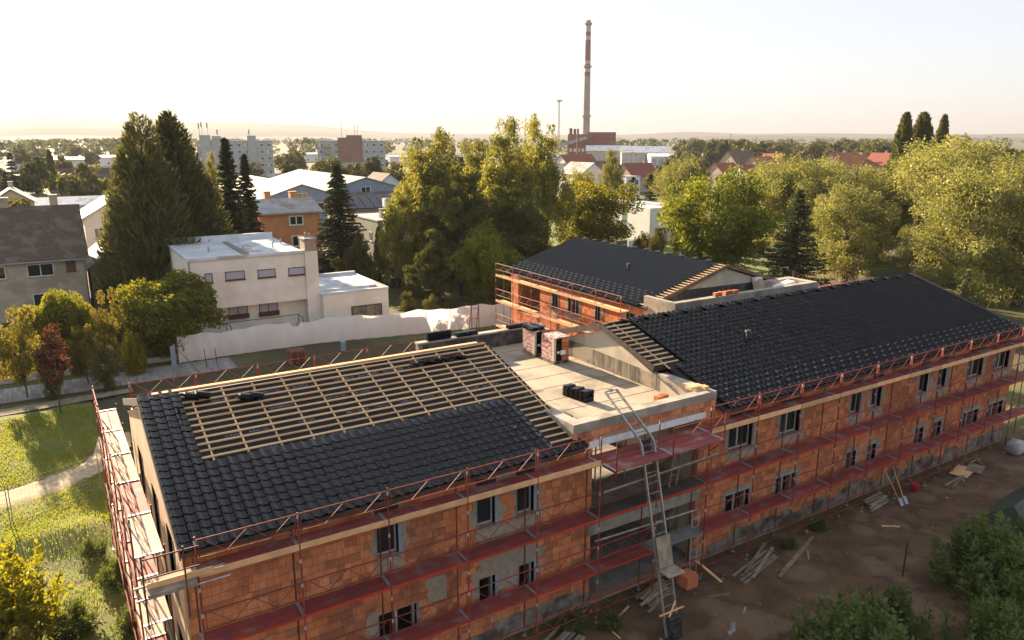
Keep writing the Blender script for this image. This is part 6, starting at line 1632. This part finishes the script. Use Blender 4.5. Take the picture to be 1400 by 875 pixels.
scatter(34, 740, 960, 140, 420, 6, 12, FK, 4, 'trees around the warehouses', lab('between the warehouses and white houses'))
scatter(64, 890, 1260, 340, 720, 12, 18, FK[:3], 5, 'wood behind the village', lab('in the wood behind the red roofs'))
scatter(26, 930, 1240, 170, 330, 6, 11, FK[:3], 6, 'trees before the village', lab('in front of the red roofs'))
scatter(30, 1200, 1560, 130, 400, 9, 17, FK[:3], 8, 'trees behind the willows', lab('behind the willow row'))
scatter(16, 560, 900, 480, 640, 8, 14, FK[:3], 9, 'trees round the heating plant', lab('at the foot of the heating plant'))
for px, d, top, k, lb in ((42, 230, 203, 'far2', 'dark broad tree, biggest on the left skyline'), (12, 240, 206, 'farcone', 'dark pointed tree on the left skyline'), (66, 260, 205, 'poplar', 'lone upright dark tree beside the biggest one'), (110, 190, 213, 'far', 'rounded tree above the yellow house'), (448, 210, 208, 'far3', 'leafy tree before the red lift tower'), (507, 230, 205, 'far2', 'dark dome shaped tree right of the second block'), (487, 215, 216, 'far', 'tree at the second block end'), (345, 300, 218, 'far', 'yellowish tree below the first apartment block'), (930, 135, 212, 'willow2', 'olive willow behind the modern house'), (935, 175, 205, 'far3', 'tall olive tree behind the walnut'), (395, 250, 212, 'far2', 'dark tree right of the first apartment block')):
    G(k, 'far_tree', lb, px, d, top)
# distant woods: too far to tell trees apart
P, D_, L_, rr = [], [], [], []
rg_ = np.random.default_rng(40)
for k in range(900):
    px, d = rg_.uniform(-500, 1900), 750 + 2900 * rg_.random() ** 1.3
    if rg_.random() < .55: px = 300 + 180 * math.sin(d * .01) + rg_.normal() * 500
    x, y = far(px, d); h_ = rg_.uniform(6, 15); n = 42
    u = sph(n, rg_); P.append(np.array([x, y, h_ * .55]) + u * np.array([h_ * .7, h_ * .7, h_ * .45])); D_.append(sph(n, rg_)); L_.append(np.full(n, h_ * .38)); rr.append(rg_.random(n))
tag(put('distant_woods', leaf_mesh('distant_woods', np.concatenate(P), np.concatenate(D_), np.concatenate(L_), np.concatenate(L_) * .7, np.concatenate(rr), LF['farg'])), 'hazy mass of woods far out on the plain', 'woods', None, 'stuff')
# grass
def grass(name, n, fxy, hz, mat, label, zf, wd=.022):
    rg_ = np.random.default_rng(hash(name) % 999 if False else len(name) * 7 + n % 91); xy = fxy(n, rg_); n = len(xy)
    h_ = hz * rg_.uniform(.5, 1.5, n); z = np.array([zf(a, b) for a, b in xy])
    D = rg_.normal(size=(n, 3)) * .35; D[:, 2] = 1; D = unit(D)
    P = np.stack([xy[:, 0], xy[:, 1], z], 1) + D * (h_ * .45)[:, None]
    tag(put(name, leaf_mesh(name, P, D, h_, np.full(n, wd), rg_.random(n) * .6 + .4 * (.5 + .5 * np.sin(xy[:, 0] * 1.1) * np.sin(xy[:, 1] * .8)), LF[mat], rg_)), label, 'grass', None, 'stuff')
def clumped(x0, x1, y0, y1, keep):
    def f_(n, rg_):
        xy = np.stack([rg_.uniform(x0, x1, n), rg_.uniform(y0, y1, n)], 1)
        return xy[[keep(a, b, rg_.random()) for a, b in xy]]
    return f_
def on_path(x, y):
    ya = np.interp(x, [-26, -12, -6, -3, -.6, 1, 2.6], [17.6, 19.2, 20.4, 20.9, 21.5, 22.4, 24.6]); yb = np.interp(x, [-26, -12, -6, -3, -1.2, .2, 1.0, 1.4], [20.2, 21.7, 22.7, 23.0, 23.3, 24.0, 25.6, 28]); return ya - .05 < y < yb + .05
def keep_lawn(x, y, r_):
    if on_path(x, y) or y > 36.2 or 34.0 < y < 36.4 and r_ < .9: return False
    bare = math.sin(x * 1.7 + 2) * math.sin(y * 1.3) + .6 * math.sin(x * .8 - y * .9)
    if 13.6 < y < 16.4: return r_ < .22
    if y < 13.6: return r_ < .30 + .25 * bare
    return r_ < .75 + .3 * bare
grass('lawn_grass', 110000, clumped(-10, 1.5, 4, 36.2, keep_lawn), .11, 'grass', 'sunlit lawn grass left of the gable scaffold', lawn_z, .028)
grass('yard_weeds', 16000, clumped(2, 35, 14.5, 38.4, lambda x, y, r_: r_ < .6 + .4 * math.sin(x * .9) * math.sin(y * .7)), .16, 'drygrass', 'rough weeds in the shaded yard behind the roof', lambda x, y: .05, .03)
grass('garden_weeds', 14000, clumped(-9, 12, 42.8, 60, lambda x, y, r_: r_ < .8), .22, 'grass', 'grass in the shrub garden beyond the footpath', lambda x, y: .05, .04)
grass('site_weeds', 16000, clumped(14, 44, -13, -2.6, lambda x, y, r_: r_ < min(.85, max(0, (-2.9 - y) * .22)) + .04), .16, 'drygrass', 'weeds growing over the soil at the garden edge', lambda x, y: gz(x, y) + .1 * min(1, max(0, (-3.5 - y) / 2)), .026)
# leaf tinted willow meadow stays bare ground

# ------------------------------------------------------------------ air
hz_ = MB(); hz_.box(-9600, 9600, -9600, 9600, -60, 190)
def haze_mat():
    m, n, out = nodes_of('haze_air')
    v = n.nodes.new('ShaderNodeVolumePrincipled')
    v.inputs['Color'].default_value = (.40, .41, .46, 1)
    v.inputs['Density'].default_value = .00015
    v.inputs['Anisotropy'].default_value = .15
    lk(n, v.outputs[0], out.inputs['Volume'])
    return m
HZ = put('haze', hz_.mesh('haze', haze_mat())); tag(HZ, 'thin bright evening haze over the whole plain', 'haze', None, 'stuff')
